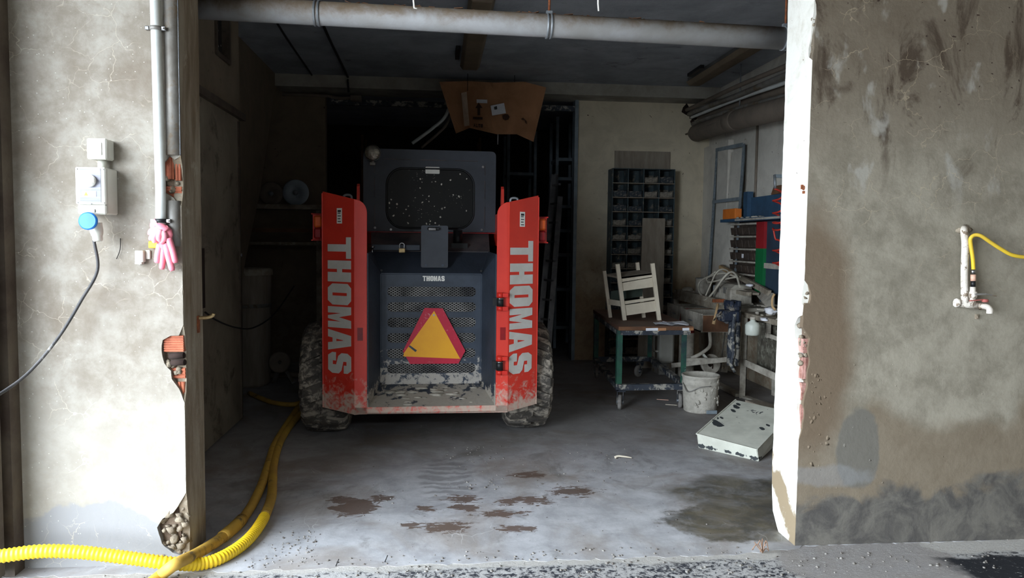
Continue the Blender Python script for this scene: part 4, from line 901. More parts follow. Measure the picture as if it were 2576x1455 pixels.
for i, (py0, py1, r, dx) in enumerate(((262, 163, .022, -.06), (274, 186, .028, -.03), (285, 205, .018, 0), (290, 222, .042, .10), (301, 240, .024, .02), (309, 252, .02, .11), (318, 250, .010, -.06))):
    a = D(1760+i*3, py0, 2.93+dx); b = D(1985, py1, 2.93+dx); c = b+(b-a)*.8
    run('bundle_pipe', lbs[i], cols[i], [V((a.x+.02, 8.74, a.z+.02)), a, (a+b)/2+V((0, 0, .012*(-1)**i)), b, c], r, 'pipe', 'pipe bundle under the ceiling at the right wall')
m = MB()
for i in range(14): m.blob((2.9+random.uniform(-.02, .26), 8.735, 2.78+random.uniform(-.08, .18)), random.uniform(.03, .06), 1, .4, 6, i, (1, .25, 1))
solo('broken_wall_hole', m, 'hole', 'dark broken hole in the back wall where the pipe bundle goes through', 'hole')
# cardboard sheet
cs = thing('cardboard_sheet', 'crumpled brown cardboard sheet hanging from the ceiling beam over the loader cab', 'cardboard', (.56, 8.1, 2.45))
YC = 8.12
prof = [(1105, 206), (1180, 204), (1240, 208), (1320, 206), (1374, 220)]
low = [(1147, 336), (1182, 322), (1250, 338), (1300, 338), (1342, 357)]
def ydev(t, r): return YC+.05*sin(t*9)*(.3+r)-.06*r+(.09*(abs(t-.5)*2)**2)*r
m = MB(); n, rr = 24, 8; grid = []
def poly_at(P, t):
    k = t*(len(P)-1); i = min(int(k), len(P)-2); f = k-i
    return (P[i][0]*(1-f)+P[i+1][0]*f, P[i][1]*(1-f)+P[i+1][1]*f)
for j in range(rr+1):
    for i in range(n+1):
        t = i/n; r = j/rr; a = poly_at(prof, t); b = poly_at(low, t)
        grid.append(F(a[0]*(1-r)+b[0]*r, a[1]*(1-r)+b[1]*r, ydev(t, r)+.012*mnoise.noise(V((t*8, r*5, 2)))))
th = V((0, .006, 0)); N = len(grid)
fs = []
for j in range(rr):
    for i in range(n):
        a = j*(n+1)+i; fs += [(a, a+1, a+n+2, a+n+1), (a+N, a+n+1+N, a+n+2+N, a+1+N)]
rim = [i for i in range(n+1)]+[(j+1)*(n+1)-1 for j in range(1, rr+1)]+[rr*(n+1)+i for i in range(n-1, -1, -1)]+[j*(n+1) for j in range(rr-1, 0, -1)]
for a, b in zip(rim, rim[1:]+rim[:1]): fs.append((a, a+N, b+N, b))
m.add(grid+[g+th for g in grid], fs); part(cs, 'sheet', m, 'card')
def oncard(px, py):
    for dy in range(1):
        t = min(max((px-1120)/(1360-1120), 0), 1); r = min(max((py-206)/(335-206), 0), 1)
        return F(px, py, ydev(t, r)-.03)
def cflat(loop, mat, nm, par, lb=None):
    p = [oncard(*q) for q in loop]; k_ = len(p); o_ = [q+V((0, .002, 0)) for q in p]
    return part(par, nm, MB().add(p+o_, [tuple(range(k_)), tuple(range(2*k_-1, k_-1, -1))]+[(i, (i+1) % k_, k_+(i+1) % k_, k_+i) for i in range(k_)]), mat, lb)
cflat([(1199, 250), (1226, 251), (1226, 260), (1199, 259)], 'paper', 'small_label', cs, 'small white label')
lab = cflat([(1234, 266), (1268, 259), (1273, 285), (1238, 291)], 'paper', 'shipping_label', cs, 'white shipping label')
cflat([(1243, 269), (1250, 267), (1251, 275), (1244, 276)], 'paper_dark', 'label_print', cs)
cflat([(1160, 234), (1174, 231), (1181, 316), (1168, 318)], 'card_tape', 'tape_strip', cs, 'pale tape strip')
cflat([(1204, 258), (1214, 272), (1208, 272), (1208, 290), (1201, 290), (1201, 272), (1196, 272)], 'card_print', 'printed_arrow', cs)
for wd, x0, y0 in (('ALTO', 1191, 311),):
    GL2 = {'A': [[(0, 0), (.4, 1), (.6, 1), (1, 0), (.75, 0), (.67, .25), (.33, .25), (.25, 0)]], 'L': [[(0, 0), (0, 1), (.3, 1), (.3, .25), (.9, .25), (.9, 0)]], 'T': GL['T'], 'O': GL['O']}
    for i, ch in enumerate(wd): cflat([(x0+(i+u*.82)*6.2, y0+9-v*9+i*.4) for u, v in GL2[ch][0]], 'card_print', 'printed_letter', cs)
cflat([(1190, 294), (1214, 295), (1214, 301), (1190, 300)], 'card_print', 'printed_bar', cs)
cflat([(1264, 291), (1270, 287), (1278, 288), (1282, 294), (1279, 301), (1271, 303), (1265, 299)], 'card_print', 'printed_ring', cs)
cflat([(1311, 300), (1316, 296), (1325, 306), (1325, 313), (1321, 308), (1320, 303)], 'card_print', 'printed_mark', cs)
part(cs, 'string', MB().tube([F(1253, 330, YC-.02), F(1252, 364, YC-.02)], .004, 6), 'paper', 'short white string end')
for e_ in (.3, .8): part(cs, 'hanging_wire', MB().cyl((e_, YC+.01, 2.98), (e_, YC+.01, ZC), .003, 6), 'cable_dark')
for a, b, lb in (((1122, 290), (1037, 361), 'pale bent plastic strip hanging beside the cardboard sheet, the lighter of two'), ((1128, 304), (1060, 372), 'dimmer bent plastic strip hanging under the lighter one')):
    p0, p1 = F(a[0], a[1], 8.2), F(b[0], b[1], 8.2)
    solo('plastic_strip', MB().tube(spline([V((p0.x+.1, 8.35, 3.05)), p0, F((a[0]+b[0])/2+8, (a[1]+b[1])/2-10+8, 8.2), p1], 6), .018 if 'lighter of' in lb else .014, 8), 'pvc_grey' if 'lighter of' in lb else 'pvc_brown', lb, 'strip')

# ================================================================== BACK LEFT: LEDGE, DISCS, BARREL
ld = thing('wall_shelf', 'dark dusty board shelf along the back left wall holding two discs', 'shelf', (-1.75, 8.55, 1.2))
zt = F(745, 517, 8.62).z
part(ld, 'shelf_board', MB().b2((-2.5, 8.42, zt-.05), (-1.27, 8.74, zt)), 'wood_old')
part(ld, 'front_rail', MB().b2((-2.5, 8.42, F(740, 580, 8.4).z-.02), (-1.27, 8.45, F(740, 580, 8.4).z+.02)), 'wood_brown')
part(ld, 'lower_board', MB().b2((-2.5, 8.40, F(740, 610, 8.4).z-.03), (-1.27, 8.72, F(740, 610, 8.4).z)), 'wood_old')
part(ld, 'post', MB().b2((-2.5, 8.64, 0), (-2.44, 8.72, zt-.05)), 'wood_old'); part(ld, 'post', MB().b2((-1.36, 8.64, 0), (-1.30, 8.72, zt-.05)), 'wood_old')
def disc(px, py, r, lb, mat):
    c = F(px, py, 8.68); c.z = zt+r
    t = thing('lid_disc', lb, 'disc', (c.x, 8.66, zt)); R = Matrix.Rotation(radians(90), 3, 'X')
    part(t, 'disc_body', MB().lathe([(.012, .0), (r*.35, .004), (r*.4, .016), (r*.92, .012), (r, .004), (r, -.006), (.012, -.006)], c, R, 32), mat)
    part(t, 'hub', MB().lathe([(0, .03), (r*.16, .028), (r*.2, .02), (r*.2, -.004), (0, -.004)], c, R, 20), 'steel')
disc(744, 485, .145, 'pale blue-grey disc with a steel hub standing on the back left shelf', 'disc')
disc(682, 488, .13, 'dull brown disc standing on the back left shelf, left of the pale one', 'pvc_brown')
br = thing('lidded_barrel', 'tall dirty grey lidded barrel in the dark behind the left wall', 'barrel', (-1.78, 7.35, 0))
part(br, 'barrel_body', MB().lathe([(0, 0), (.17, 0), (.18, .03), (.19, .5), (.20, 1.05), (.19, 1.07)], (-1.78, 7.35, 0), None, 28), 'wood_grey')
part(br, 'barrel_lid', MB().lathe([(.215, 1.05), (.215, 1.10), (.19, 1.115), (0, 1.12)], (-1.78, 7.35, 0), None, 28), 'wood_old')
part(br, 'barrel_hoop', MB().lathe([(.19, .74), (.197, .75), (.197, .78), (.19, .79)], (-1.78, 7.35, 0), None, 28), 'steel_dull')
gw = thing('grinding_wheel', 'small dark spoked wheel standing in the shadow left of the loader tyre', 'wheel', (-1.46, 7.3, 0))
c = F(704, 912, 7.3)
part(gw, 'wheel_disc', MB().lathe([(.02, -.02), (.07, -.02), (.085, -.03), (.10, -.02), (.10, .02), (.085, .03), (.07, .02), (.02, .02)], c, Matrix.Rotation(radians(80), 3, 'X'), 24), 'pvc_brown')
part(gw, 'stand', MB().bar((c.x, 7.33, c.z), (c.x-.08, 7.4, 0), .03, .03).bar((c.x, 7.33, c.z), (c.x+.1, 7.4, 0), .03, .03), 'steel_dull')
run('floor_pipe', 'dim length of pipe lying on the floor in the back left corner', 'pvc_brown', [G(615, 952, .03), G(660, 946, .03), G(740, 944, .03), G(790, 950, .03)], .028)

# ================================================================== STOREROOM BEYOND THE BACK OPENING
def rack(name, lb, x0, x1, y0, y1, h, zs, mat='steel_paint'):
    t = thing(name, lb, 'rack', ((x0+x1)/2, (y0+y1)/2, 0), 0, 'storeroom racks')
    for x in (x0, x1):
        for y in (y0, y1):
            part(t, 'rack_post', MB().b2((x-.02, y-.02, 0), (x+.02, y-.016, h)).b2((x-.02, y-.02, 0), (x-.016, y+.02, h)), mat)
    for z in zs: part(t, 'rack_shelf', MB().b2((x0, y0, z), (x1, y1, z+.04)), mat)
    return t
rack('storage_rack', 'grey steel storage rack just inside the dark storeroom doorway, right', 1.52, 1.78, 9.75, 10.3, 3.0, [.25, .75, 1.2, 1.52, 1.83, 2.19, 2.44])
rack('storage_rack', 'tall dim rack deep in the storeroom behind the ladder', .95, 1.32, 10.4, 11.0, 2.9, [.4, .9, 1.4, 1.9, 2.3])
rk = rack('storage_rack', 'dim rack along the storeroom back wall behind the cab', -1.1, .6, 11.2, 11.7, 2.9, [.5, 1.1, 1.7, 2.3], 'wood_brown')
for i, (x, z, w_, h) in enumerate(((-.9, 1.14, .4, .3), (-.35, 1.74, .5, .35), (.2, 1.14, .35, .4), (-.8, 2.34, .6, .3), (.05, 2.34, .4, .25))):
    solo('carton', MB().b2((x-w_/2, 11.25, z), (x+w_/2, 11.6, z+h)), 'card', 'dim cardboard carton on the storeroom back rack, number %s from the left' % ['one','four','five','two','three'][i], 'box', 'cartons in the storeroom', .006)
ladr = thing('extension_ladder', 'aluminium ladder leaning in the storeroom doorway to the right of the loader', 'ladder', (1.3, 9.2, 0))
def rail(a, b, y0, y1): return MB().bar(F(a[0], a[1], y0), V((F(b[0], b[1], y1).x, y1, .0 if b[1] > 800 else F(b[0], b[1], y1).z)), .065, .03, (0, 1, 0))
R1 = ((1393, 440), (1352, 880), 9.6, 9.0); R2 = ((1409, 495), (1378, 880), 9.3, 8.95)
part(ladr, 'rail', rail(*R1), 'alu'); part(ladr, 'rail', rail(*R2), 'alu')
part(ladr, 'rail', MB().bar(F(1399, 438, 9.7), F(1362, 800, 9.4), .05, .03, (0, 1, 0)), 'alu')
for i in range(9):
    t = (i+.6)/9.5
    a = F(R1[0][0], R1[0][1], R1[2]).lerp(V((F(R1[1][0], R1[1][1], 9.0).x, 9.0, 0)), t); b = F(R2[0][0], R2[0][1], R2[2]).lerp(V((F(R2[1][0], R2[1][1], 8.95).x, 8.95, 0)), t)
    part(ladr, 'rung', MB().bar(a, V((b.x, b.y, a.z)), .03, .025), 'alu')

# ================================================================== BACK RIGHT WALL: BIN RACK, PANEL, PLANK
YB = 8.70
bt = F(1547, 379, 8.73); bb = F(1687, 379, 8.73)
bp = solo('plywood_panel', MB().hexa([(bt.x, 8.735, .4), (bb.x, 8.735, .4), (bb.x, 8.748, .4), (bt.x, 8.748, .4), (bt.x, 8.735, bt.z), (bb.x, 8.735, bt.z), (bb.x, 8.748, bt.z), (bt.x, 8.748, bt.z)]), 'wood_grey', 'brownish grey panel standing behind the bin rack, only its top showing', 'panel')
tl, tr = F(1538, 421, 8.50), F(1698, 423, 8.50)
x0, x1 = tl.x+.02, tr.x; zt = tl.z-.01; nr, nc = 13, 4; ph = .163; cw = (x1-x0)/nc; y0, y1 = 8.50, 8.72
br = thing('bin_rack', 'tall dusty dark pigeonhole rack of small bins against the back wall', 'rack', ((x0+x1)/2, 8.6, 0))
for x in (x0, x1): part(br, 'side_panel', MB().b2((x-.006, y0, 0), (x+.006, y1, zt)), 'rackgreen')
part(br, 'back_panel', MB().b2((x0, y1-.006, 0), (x1, y1, zt)), 'rackgreen')
for i in range(nr+1): part(br, 'shelf', MB().b2((x0, y0-.004, zt-i*ph-.006), (x1, y1-.006, zt-i*ph+.002)), 'wood_grey' if i else 'rackgreen')
for c_ in range(1, nc): part(br, 'divider', MB().b2((x0+c_*cw-.005, y0, .02), (x0+c_*cw+.005, y1-.006, zt)), 'rackgreen')
meshes = []
for v in range(4):
    w_ = cw/2-.012; h = ph*.62; dpt = .2; m = MB()
    m.b2((-w_, 0, 0), (w_, dpt, .004)).b2((-w_, 0, 0), (-w_+.003, dpt, h*.8)).b2((w_-.003, 0, 0), (w_, dpt, h*.8)).b2((-w_, 0, 0), (w_, .004, h*(.5+.06*v))).b2((-w_*.8, -.004, h*.12), (w_*.8, 0, h*.36)).b2((-w_, dpt-.004, 0), (w_, dpt, h))
    for i in range(5): m.blob((random.uniform(-w_*.7, w_*.7), random.uniform(.03, .1), h*(.42+.12*random.random())), random.uniform(.016, .032), 1, .4, 6, i+v*9, (1.4, 1, .6))
    me = m.mesh('bin', M['bin' if v % 2 else 'bin_dust']); meshes.append(me)
for r in range(nr):
    for c_ in range(nc):
        if (r, c_) in ((0, 0), (0, 1), (2, 2), (9, 2), (11, 1)): continue
        o = bpy.data.objects.new('bin', meshes[random.randrange(4)]); COL.objects.link(o); o.parent = br
        o.location = V((x0+(c_+.5)*cw, y0+.012+random.uniform(0, .02), zt-(r+1)*ph+.004))-V(br.location)
P0, P1 = F(1618, 549, 8.42), F(1674, 549, 8.42)
solo('leaning_plank', MB().hexa([(P0.x-.10, 8.16, 0), (P1.x-.08, 8.16, 0), (P1.x-.08, 8.19, 0), (P0.x-.10, 8.19, 0), (P0.x, 8.43, P0.z), (P1.x, 8.43, P0.z), (P1.x, 8.46, P0.z), (P0.x, 8.46, P0.z)]), 'wood_grey', 'wide dusty grey plank leaning on the front of the bin rack', 'plank')
# wheeled stuff below and behind the trolley
wb = thing('jerrycan', 'dirty cream can standing on the floor behind the trolley', 'can', (2.42, 7.9, 0))
a = G(1690, 935); 
part(wb, 'can_body', MB().b2((2.34, 7.75, .12), (2.50, 8.0, .55)), 'cream', None, .02)
part(wb, 'can_handle', MB().tube(spline([(2.34, 7.8, .42), (2.28, 7.8, .40), (2.28, 7.8, .26), (2.34, 7.8, .24)], 5), .012, 8), 'cream')
part(wb, 'can_base', MB().b2((2.33, 7.74, 0), (2.51, 8.01, .12)), 'steel_dull')
c = F(1727, 870, 7.6)
cy = thing('gas_cylinder', 'cylinder with dull red top and dusty grey lower half beside the workbench', 'cylinder', (c.x, 7.6, 0))
part(cy, 'cylinder_body', MB().lathe([(0, .1), (.072, .1), (.078, .12), (.078, .46), (.076, .47)], (c.x, 7.6, 0), None, 20), 'dustgrey')
part(cy, 'cylinder_top', MB().lathe([(.078, .468), (.078, .60), (.07, .66), (.04, .70), (.02, .72), (0, .72)], (c.x, 7.6, 0), None, 20), 'cylred', 'dull red top')
part(cy, 'foot_ring', MB().lathe([(.07, 0), (.08, 0), (.08, .11), (.07, .11)], (c.x, 7.6, 0), None, 20), 'dustgrey')

# ================================================================== TROLLEY TABLE AND WHAT STANDS ON IT
fl_, fr, bl = G(1556, 822, .70), G(1744, 821, .70), G(1492, 779, .70)
u = V((fr.x-fl_.x, fr.y-fl_.y, 0)); vv = V((bl.x-fl_.x, bl.y-fl_.y, 0)); up = V((0, 0, 1))
tt = thing('trolley_table', 'steel trolley table on casters with chipped green legs and worn brown top', 'trolley', (fl_+u*.5+vv*.5)*1)
tt.location.z = 0; ROOT[tt.name] = Matrix.Translation(V(tt.location))
def tp_(a, b, z): p = fl_+u*a+vv*b; return V((p.x, p.y, z))
part(tt, 'table_top', MB().hexa([tp_(0, 0, .665), tp_(1, 0, .665), tp_(1, 1, .665), tp_(0, 1, .665), tp_(0, 0, .70), tp_(1, 0, .70), tp_(1, 1, .70), tp_(0, 1, .70)]), 'tabletop', None, .003)
part(tt, 'edge_strip', MB().bar(tp_(.0, -.003, .683), tp_(1, -.003, .683), .008, .03), 'wood_brown', 'reddish brown front edge')
for a, b, mt in ((.36, .52, 'paper'), (.52, .63, 'card'), (.85, .94, 'paper'), (.94, 1.0, 'card')):
    part(tt, 'torn_tape', MB().bar(tp_(a, -.008, .675), tp_(b, -.008, .677), .004, .022), mt)
part(tt, 'apron', MB().bar(tp_(.04, .02, .645), tp_(.97, .02, .645), .03, .04).bar(tp_(.02, .04, .645), tp_(.02, .97, .645), .03, .04).bar(tp_(.97, .04, .645), tp_(.97, .97, .645), .03, .04), 'navysteel')
for a, b in ((.035, .03), (.90, .03), (.05, .96), (.93, .96)):
    sx = 1 if a < .5 else -1
    part(tt, 'leg', MB().bar(tp_(a, b, .20), tp_(a, b, .665), .045, .006, (0, 1, 0)).bar(tp_(a, b, .20)+V((-.02*sx, .02, 0)), tp_(a, b, .665)+V((-.02*sx, .02, 0)), .006, .045, (0, 1, 0)), 'greensteel')
zb = .185
part(tt, 'lower_frame', MB().bar(tp_(.02, .02, zb), tp_(.98, .02, zb), .045, .05), 'navysteel'); part(tt, 'lower_frame', MB().bar(tp_(.03, .98, zb), tp_(.97, .98, zb), .045, .05), 'navysteel')
part(tt, 'lower_frame', MB().bar(tp_(.03, .02, zb), tp_(.04, .98, zb), .05, .045), 'navysteel'); part(tt, 'lower_frame', MB().bar(tp_(.93, .02, zb), tp_(.96, .98, zb), .05, .045), 'navysteel')
def caster(p, ang):
    R = Matrix.Rotation(ang, 3, 'Z') @ Matrix.Rotation(radians(90), 3, 'X'); c = V((p.x, p.y, .063))
    k_ = part(tt, 'caster', MB().lathe([(.02, -.014), (.045, -.016), (.06, -.014), (.063, 0), (.06, .014), (.045, .016), (.02, .014)], c, R, 22), 'rubbergrey')
    d = V((cos(ang), sin(ang), 0)); n = V((-sin(ang), cos(ang), 0))
    fk = MB()
    for s in (-1, 1): fk.hexa([c+n*.022*s-d*.016-up*.02, c+n*.022*s+d*.016-up*.02, c+n*.026*s+d*.016-up*.02, c+n*.026*s-d*.016-up*.02, c+n*.022*s-d*.0+up*.085, c+n*.022*s+d*.06+up*.085, c+n*.026*s+d*.06+up*.085, c+n*.026*s+d*.0+up*.085])
    fk.box(c+d*.03+up*.088, (.07, .06, .008))
    part(k_, 'caster_fork', fk, 'navysteel'); part(k_, 'hub', MB().cyl(c-n*.03, c+n*.03, .014, 10), 'steel')
caster(tp_(.045, .01, 0), radians(70)); caster(tp_(.86, .02, 0), radians(75)); caster(tp_(.75, .96, 0), radians(40)); caster(tp_(.06, .95, 0), radians(80))
pz = .7012
pp = thing('paper_pile', 'curled white sheets of paper on the front right of the trolley top', 'papers', tp_(.7, .12, .70))
m = MB()
for i in range(4):
    a, b = .52+.03*i, .95+.012*i; n = 8; z = pz+.003*i
    top = [tp_(a+(b-a)*t/n, .05+.02*sin(t*1.3+i), z+.01*(1-t/n)**2*(i+1)*.6+.004*abs(sin(t*.8))) for t in range(n+1)]; bot = [tp_(a+.04+(b-a)*.8*t/n, .19-.02*i, z+.012*(t/n)*(.5+.2*i)) for t in range(n+1)]
    k_ = len(top); al = top+bot+[p-V((0, 0, .0012)) for p in top+bot]
    fs = [(j, j+1, k_+j+1, k_+j) for j in range(n)]+[(2*k_+j, 3*k_+j, 3*k_+j+1, 2*k_+j+1) for j in range(n)]
    m2 = MB().add(al, fs+[(0, k_, 3*k_, 2*k_), (n, 2*k_+n, 3*k_+n, k_+n)]+[(j, 2*k_+j, 2*k_+j+1, j+1) for j in range(n)]+[(k_+j, k_+j+1, 3*k_+j+1, 3*k_+j) for j in range(n)])
    part(pp, 'sheet', m2, 'paper')
# lopsided cream stool
f0, f1 = G(1571, 806, .70), G(1658, 806, .70); Ys = f0.y
t0, t1 = F(1553, 665, Ys), F(1641, 663, Ys); bk = V((-.075, .24, 0))
st = thing('cream_stool', 'lopsided cream-painted wooden stool standing on the trolley', 'stool', (f0+f1)/2)
part(st, 'post', MB().bar(f0, t0, .034, .03, (0, 1, 0)), 'stool'); part(st, 'post', MB().bar(f1, t1, .034, .03, (0, 1, 0)), 'stool')
g1 = V((t1.x, t1.y, t1.z))+bk; part(st, 'post', MB().bar(f1+bk, g1-V((0, 0, .0)), .03, .03, (0, 1, 0)), 'stool')
g0 = f0.lerp(t0, .86)+bk; part(st, 'post', MB().bar(f0+bk, g0, .03, .03, (0, 1, 0)), 'stool')
def rl(px0, py0, px1, py1, px2, py2, px3, py3, nm, mt='stool', dy=.0):
    q_ = [F(px0, py0, Ys+dy), F(px1, py1, Ys+dy), F(px2, py2, Ys+dy), F(px3, py3, Ys+dy)]
    return part(st, nm, MB().hexa([q_[0], q_[1], q_[1]+V((0, .018, 0)), q_[0]+V((0, .018, 0)), q_[3], q_[2], q_[2]+V((0, .018, 0)), q_[3]+V((0, .018, 0))]), mt)
rl(1561, 711, 1645, 696, 1644, 687, 1560, 698, 'rail'); rl(1564, 733, 1646, 722, 1645, 698, 1562, 713, 'rail')
rl(1567, 767, 1648, 754, 1647, 748, 1566, 759, 'rail'); rl(1571, 795, 1653, 783, 1650, 757, 1568, 769, 'rail')
s0, s1 = F(1560, 698, Ys), F(1644, 687, Ys)
part(st, 'seat', MB().hexa([s0-V((0, 0, .015)), s1-V((0, 0, .015)), s1+bk-V((0, 0, .0)), s0+bk-V((0, 0, .0)), s0, s1, s1+bk+V((0, 0, .018)), s0+bk+V((0, 0, .018))]), 'wood_grey', 'dusty slatted seat')
part(st, 'side_rail', MB().bar(F(1567, 765, Ys), F(1567, 765, Ys)+bk, .02, .05), 'stool')
h0, h1 = F(1566, 762, Ys+.02), F(1647, 750, Ys+.02)
part(st, 'back_board', MB().hexa([h0+bk*.8, h1+bk*.8, h1+bk*.85, h0+bk*.85, h0+bk*.8+V((0, 0, .09)), h1+bk*.8+V((0, 0, .09)), h1+bk*.85+V((0, 0, .09)), h0+bk*.85+V((0, 0, .09))]), 'greenboard', 'dark green board seen through the gap')

# ================================================================== BUCKET, SHEET-METAL BOX, BOARDS
bc = G(1758, 1030); bc = V((bc.x-.01, bc.y-.05, 0))
bk_ = thing('mud_bucket', 'mud-caked grey bucket on the floor in front of the workbench', 'bucket', bc)
k0 = 1.03
part(bk_, 'bucket_body', MB().lathe([(0, 0), (.128, 0), (.134, .006), (.140, .10), (.146, .20), (.148, .225), (.153, .23), (.153, .245), (.149, .25), (.15, .285), (.157, .29), (.157, .305), (.15, .308), (.143, .30), (.138, .2), (.130, .03), (0, .025)], bc, None, 36), 'bucket', None)
part(bk_, 'slurry', MB().lathe([(.139, .235), (.06, .231), (0, .23)], bc, None, 24), 'dustgrey')
part(bk_, 'bail_handle', MB().tube(spline([bc+V((-.155, -.02, .24)), bc+V((-.14, -.10, .18)), bc+V((-.06, -.155, .225)), bc+V((.03, -.158, .235))], 6), .004, 6), 'steel_dull')
m = MB()
for i in range(34):
    a = random.uniform(-2.6, .2) if i % 3 else random.uniform(-1.2, 0); z = random.uniform(.02, .29)
    m.blob(bc+V((.146*cos(a), .146*sin(a), z)), random.uniform(.006, .018), 1, .45, 6, i, (.7, .7, 1.2))
part(bk_, 'mud_lumps', m, 'bucket', kind='stuff')
part(bk_, 'plastic_scrap', MB().box(bc+V((.05, -.145, .018)), (.09, .01, .03)), 'steel_paint', 'bluish scrap stuck at the foot', .003)
n0, n1 = G(1909, 1163), G(1756, 1128)          # near corner, left corner on the floor
zt = .125
N0, N1 = F(1904, 1132, n0.y+.01), F(1752, 1092, n1.y+.01)
bk0 = F(1851, 1006, 5.42); rt0 = N0+(bk0-N1)
mb_ = thing('metal_box', 'chalky flat sheet-metal box with chipped paint lying tilted by the right reveal', 'box', (n0+n1)/2)
low = [n1, n0, V((rt0.x, rt0.y, rt0.z-.13)), V((bk0.x, bk0.y, bk0.z-.13))]
def box_mat2():
    n = NT('chalky_chipped_sheet_metal', True)
    a = n.noise(7, 6, .6); nz = n.noise(16, 5, .65, .5)
    c = n.mix(n.sm(a, .35, .7), S(200, 200, 187), S(180, 180, 168))
    k_ = n.sm(n.noise(9, 6, .62, .9), .655, .66)
    e0, e1, e2 = N1, N0-N1, bk0-N1
    for a_, b_, r_ in ((.13, .33, .048), (.10, .48, .02), (.14, .72, .028), (.12, .82, .034), (.11, .90, .022), (.80, .46, .026), (.84, .56, .02)):
        p_ = e0+e1*a_+e2*b_
        k_ = n.math('MAXIMUM', k_, n.blob(p_, (r_*.6, r_*1.2, r_*1.2), .08, nz, 1.1))
    for t_ in (.06, .22, .5, .7, .93):
        p_ = n1+(n0-n1)*t_+V((0, 0, .02)); k_ = n.math('MAXIMUM', k_, n.blob(p_, (.045, .03, .012), .08, n.noise(30, 6, .7), 2.2))
    c = n.mix(k_, c, S(50, 54, 56)); n.bump(n.noise(30, 5), .1, .008); return n.out(c, .7)
M['chalk'] = box_mat2()
part(mb_, 'box_shell', MB().hexa([low[0], low[1], low[2], low[3], N1, N0, rt0, bk0]), 'chalk', None, .006)
m = MB(); c0 = (N0+N1+bk0+rt0)/4
part(mb_, 'top_rim', MB().bar(N1, N0, .008, .008).bar(N0, rt0, .008, .008).bar(N1, bk0, .008, .008), 'chalk')
part(mb_, 'prop_block', MB().b2((low[3].x+.1, low[3].y-.14, 0), (low[3].x+.3, low[3].y-.05, max(.02, low[3].z+.0))), 'wood_old')
for i, (a, b, lb) in enumerate((((1868, 990), (1945, 1004), 'blue-grey board lying under the workbench behind the metal box'), ((1888, 985), (1955, 998), 'narrow pale board lying over the blue-grey one'))):
    p, q_ = F(a[0], a[1], 6.1), F(b[0], b[1], 5.75)
    p.z = q_.z = .03+.035*i
    solo('loose_board', MB().bar(p, q_+(q_-p)*.8, .2-.1*i, .025), 'steel_paint' if i == 0 else 'wood_grey', lb, 'board')

# ================================================================== WORKBENCH ALONG THE RIGHT WALL
BX, BZ = 2.72, .81
wbn = thing('workbench', 'long dusty workbench on the right wall with two drawers and a heap of junk', 'workbench', (2.93, 7.0, 0))
part(wbn, 'bench_top', MB().b2((BX, 6.62, BZ-.05), (3.17, 8.60, BZ)), 'bench', None, .004)
part(wbn, 'bench_top', MB().b2((BX+.02, 4.9, BZ-.075), (3.17, 6.60, BZ-.03)), 'wood_old', 'lower nearer half of the top', .004)
part(wbn, 'front_board', MB().b2((BX-.012, 6.62, BZ-.06), (BX, 8.6, BZ+.01)), 'wood_old')
for i, (ya, yb) in enumerate(((8.12, 7.6), (7.45, 6.85))):
    x0 = BX-.20-.06*i
    d_ = part(wbn, 'drawer', MB().b2((x0, yb, BZ-.25), (x0+.016, ya, BZ-.075)).b2((x0, yb, BZ-.25), (3.0, ya, BZ-.235)).b2((x0, yb, BZ-.25), (3.0, yb+.014, BZ-.085)).b2((x0, ya-.014, BZ-.25), (3.0, ya, BZ-.085)), 'dustgrey', None, .002)
    part(d_, 'drawer_pull', MB().b2((x0-.008, (ya+yb)/2-.05, BZ-.17), (x0, (ya+yb)/2+.05, BZ-.16)), 'steel')
    part(d_, 'drawer_side', MB().b2((x0+.016, yb-.006, BZ-.245), (2.99, yb, BZ-.09)), 'wood_brown', 'brown drawer side')
fx, fy = 2.75, 6.56
part(wbn, 'leg', MB().b2((fx-.03, fy-.03, 0), (fx+.03, fy-.024, BZ-.05)).b2((fx+.024, fy-.03, 0), (fx+.03, fy+.03, BZ-.05)), 'dustgrey')
part(wbn, 'leg', MB().b2((BX, 8.5, 0), (BX+.06, 8.56, BZ-.05)), 'dustgrey'); part(wbn, 'leg', MB().b2((3.08, 6.6, 0), (3.14, 6.66, BZ-.05)), 'dustgrey'); part(wbn, 'leg', MB().b2((BX+.03, 4.95, 0), (BX+.09, 5.0, BZ-.07)), 'dustgrey')
part(wbn, 'brace', MB().bar((fx, fy, .33), (BX+.06, 4.98, .28), .012, .06), 'dustgrey'); part(wbn, 'brace', MB().bar((fx-.02, fy, .02), (fx-.06, fy+.75, .04), .07, .03), 'dustgrey')
part(wbn, 'brace', MB().bar((fx, fy+.02, .36), F(1690, 920, 7.3), .012, .045), 'dustgrey'); part(wbn, 'brace', MB().bar((fx+.02, fy-.02, .01), (fx+.2, fy-.9, .01), .06, .02), 'dustgrey')
part(wbn, 'side_board', MB().b2((2.86, 5.6, .26), (2.87, 6.5, .70)), 'mottle', 'mottled board behind the leg')
part(wbn, 'bench_frame', MB().bar((2.80, 6.2, .62), (2.80, 5.2, .60), .012, .035).bar((2.80, 6.2, .74), (2.80, 5.2, .73), .012, .035).bar((2.80, 6.15, .60), (2.80, 6.15, .74), .035, .02), 'dustgrey')
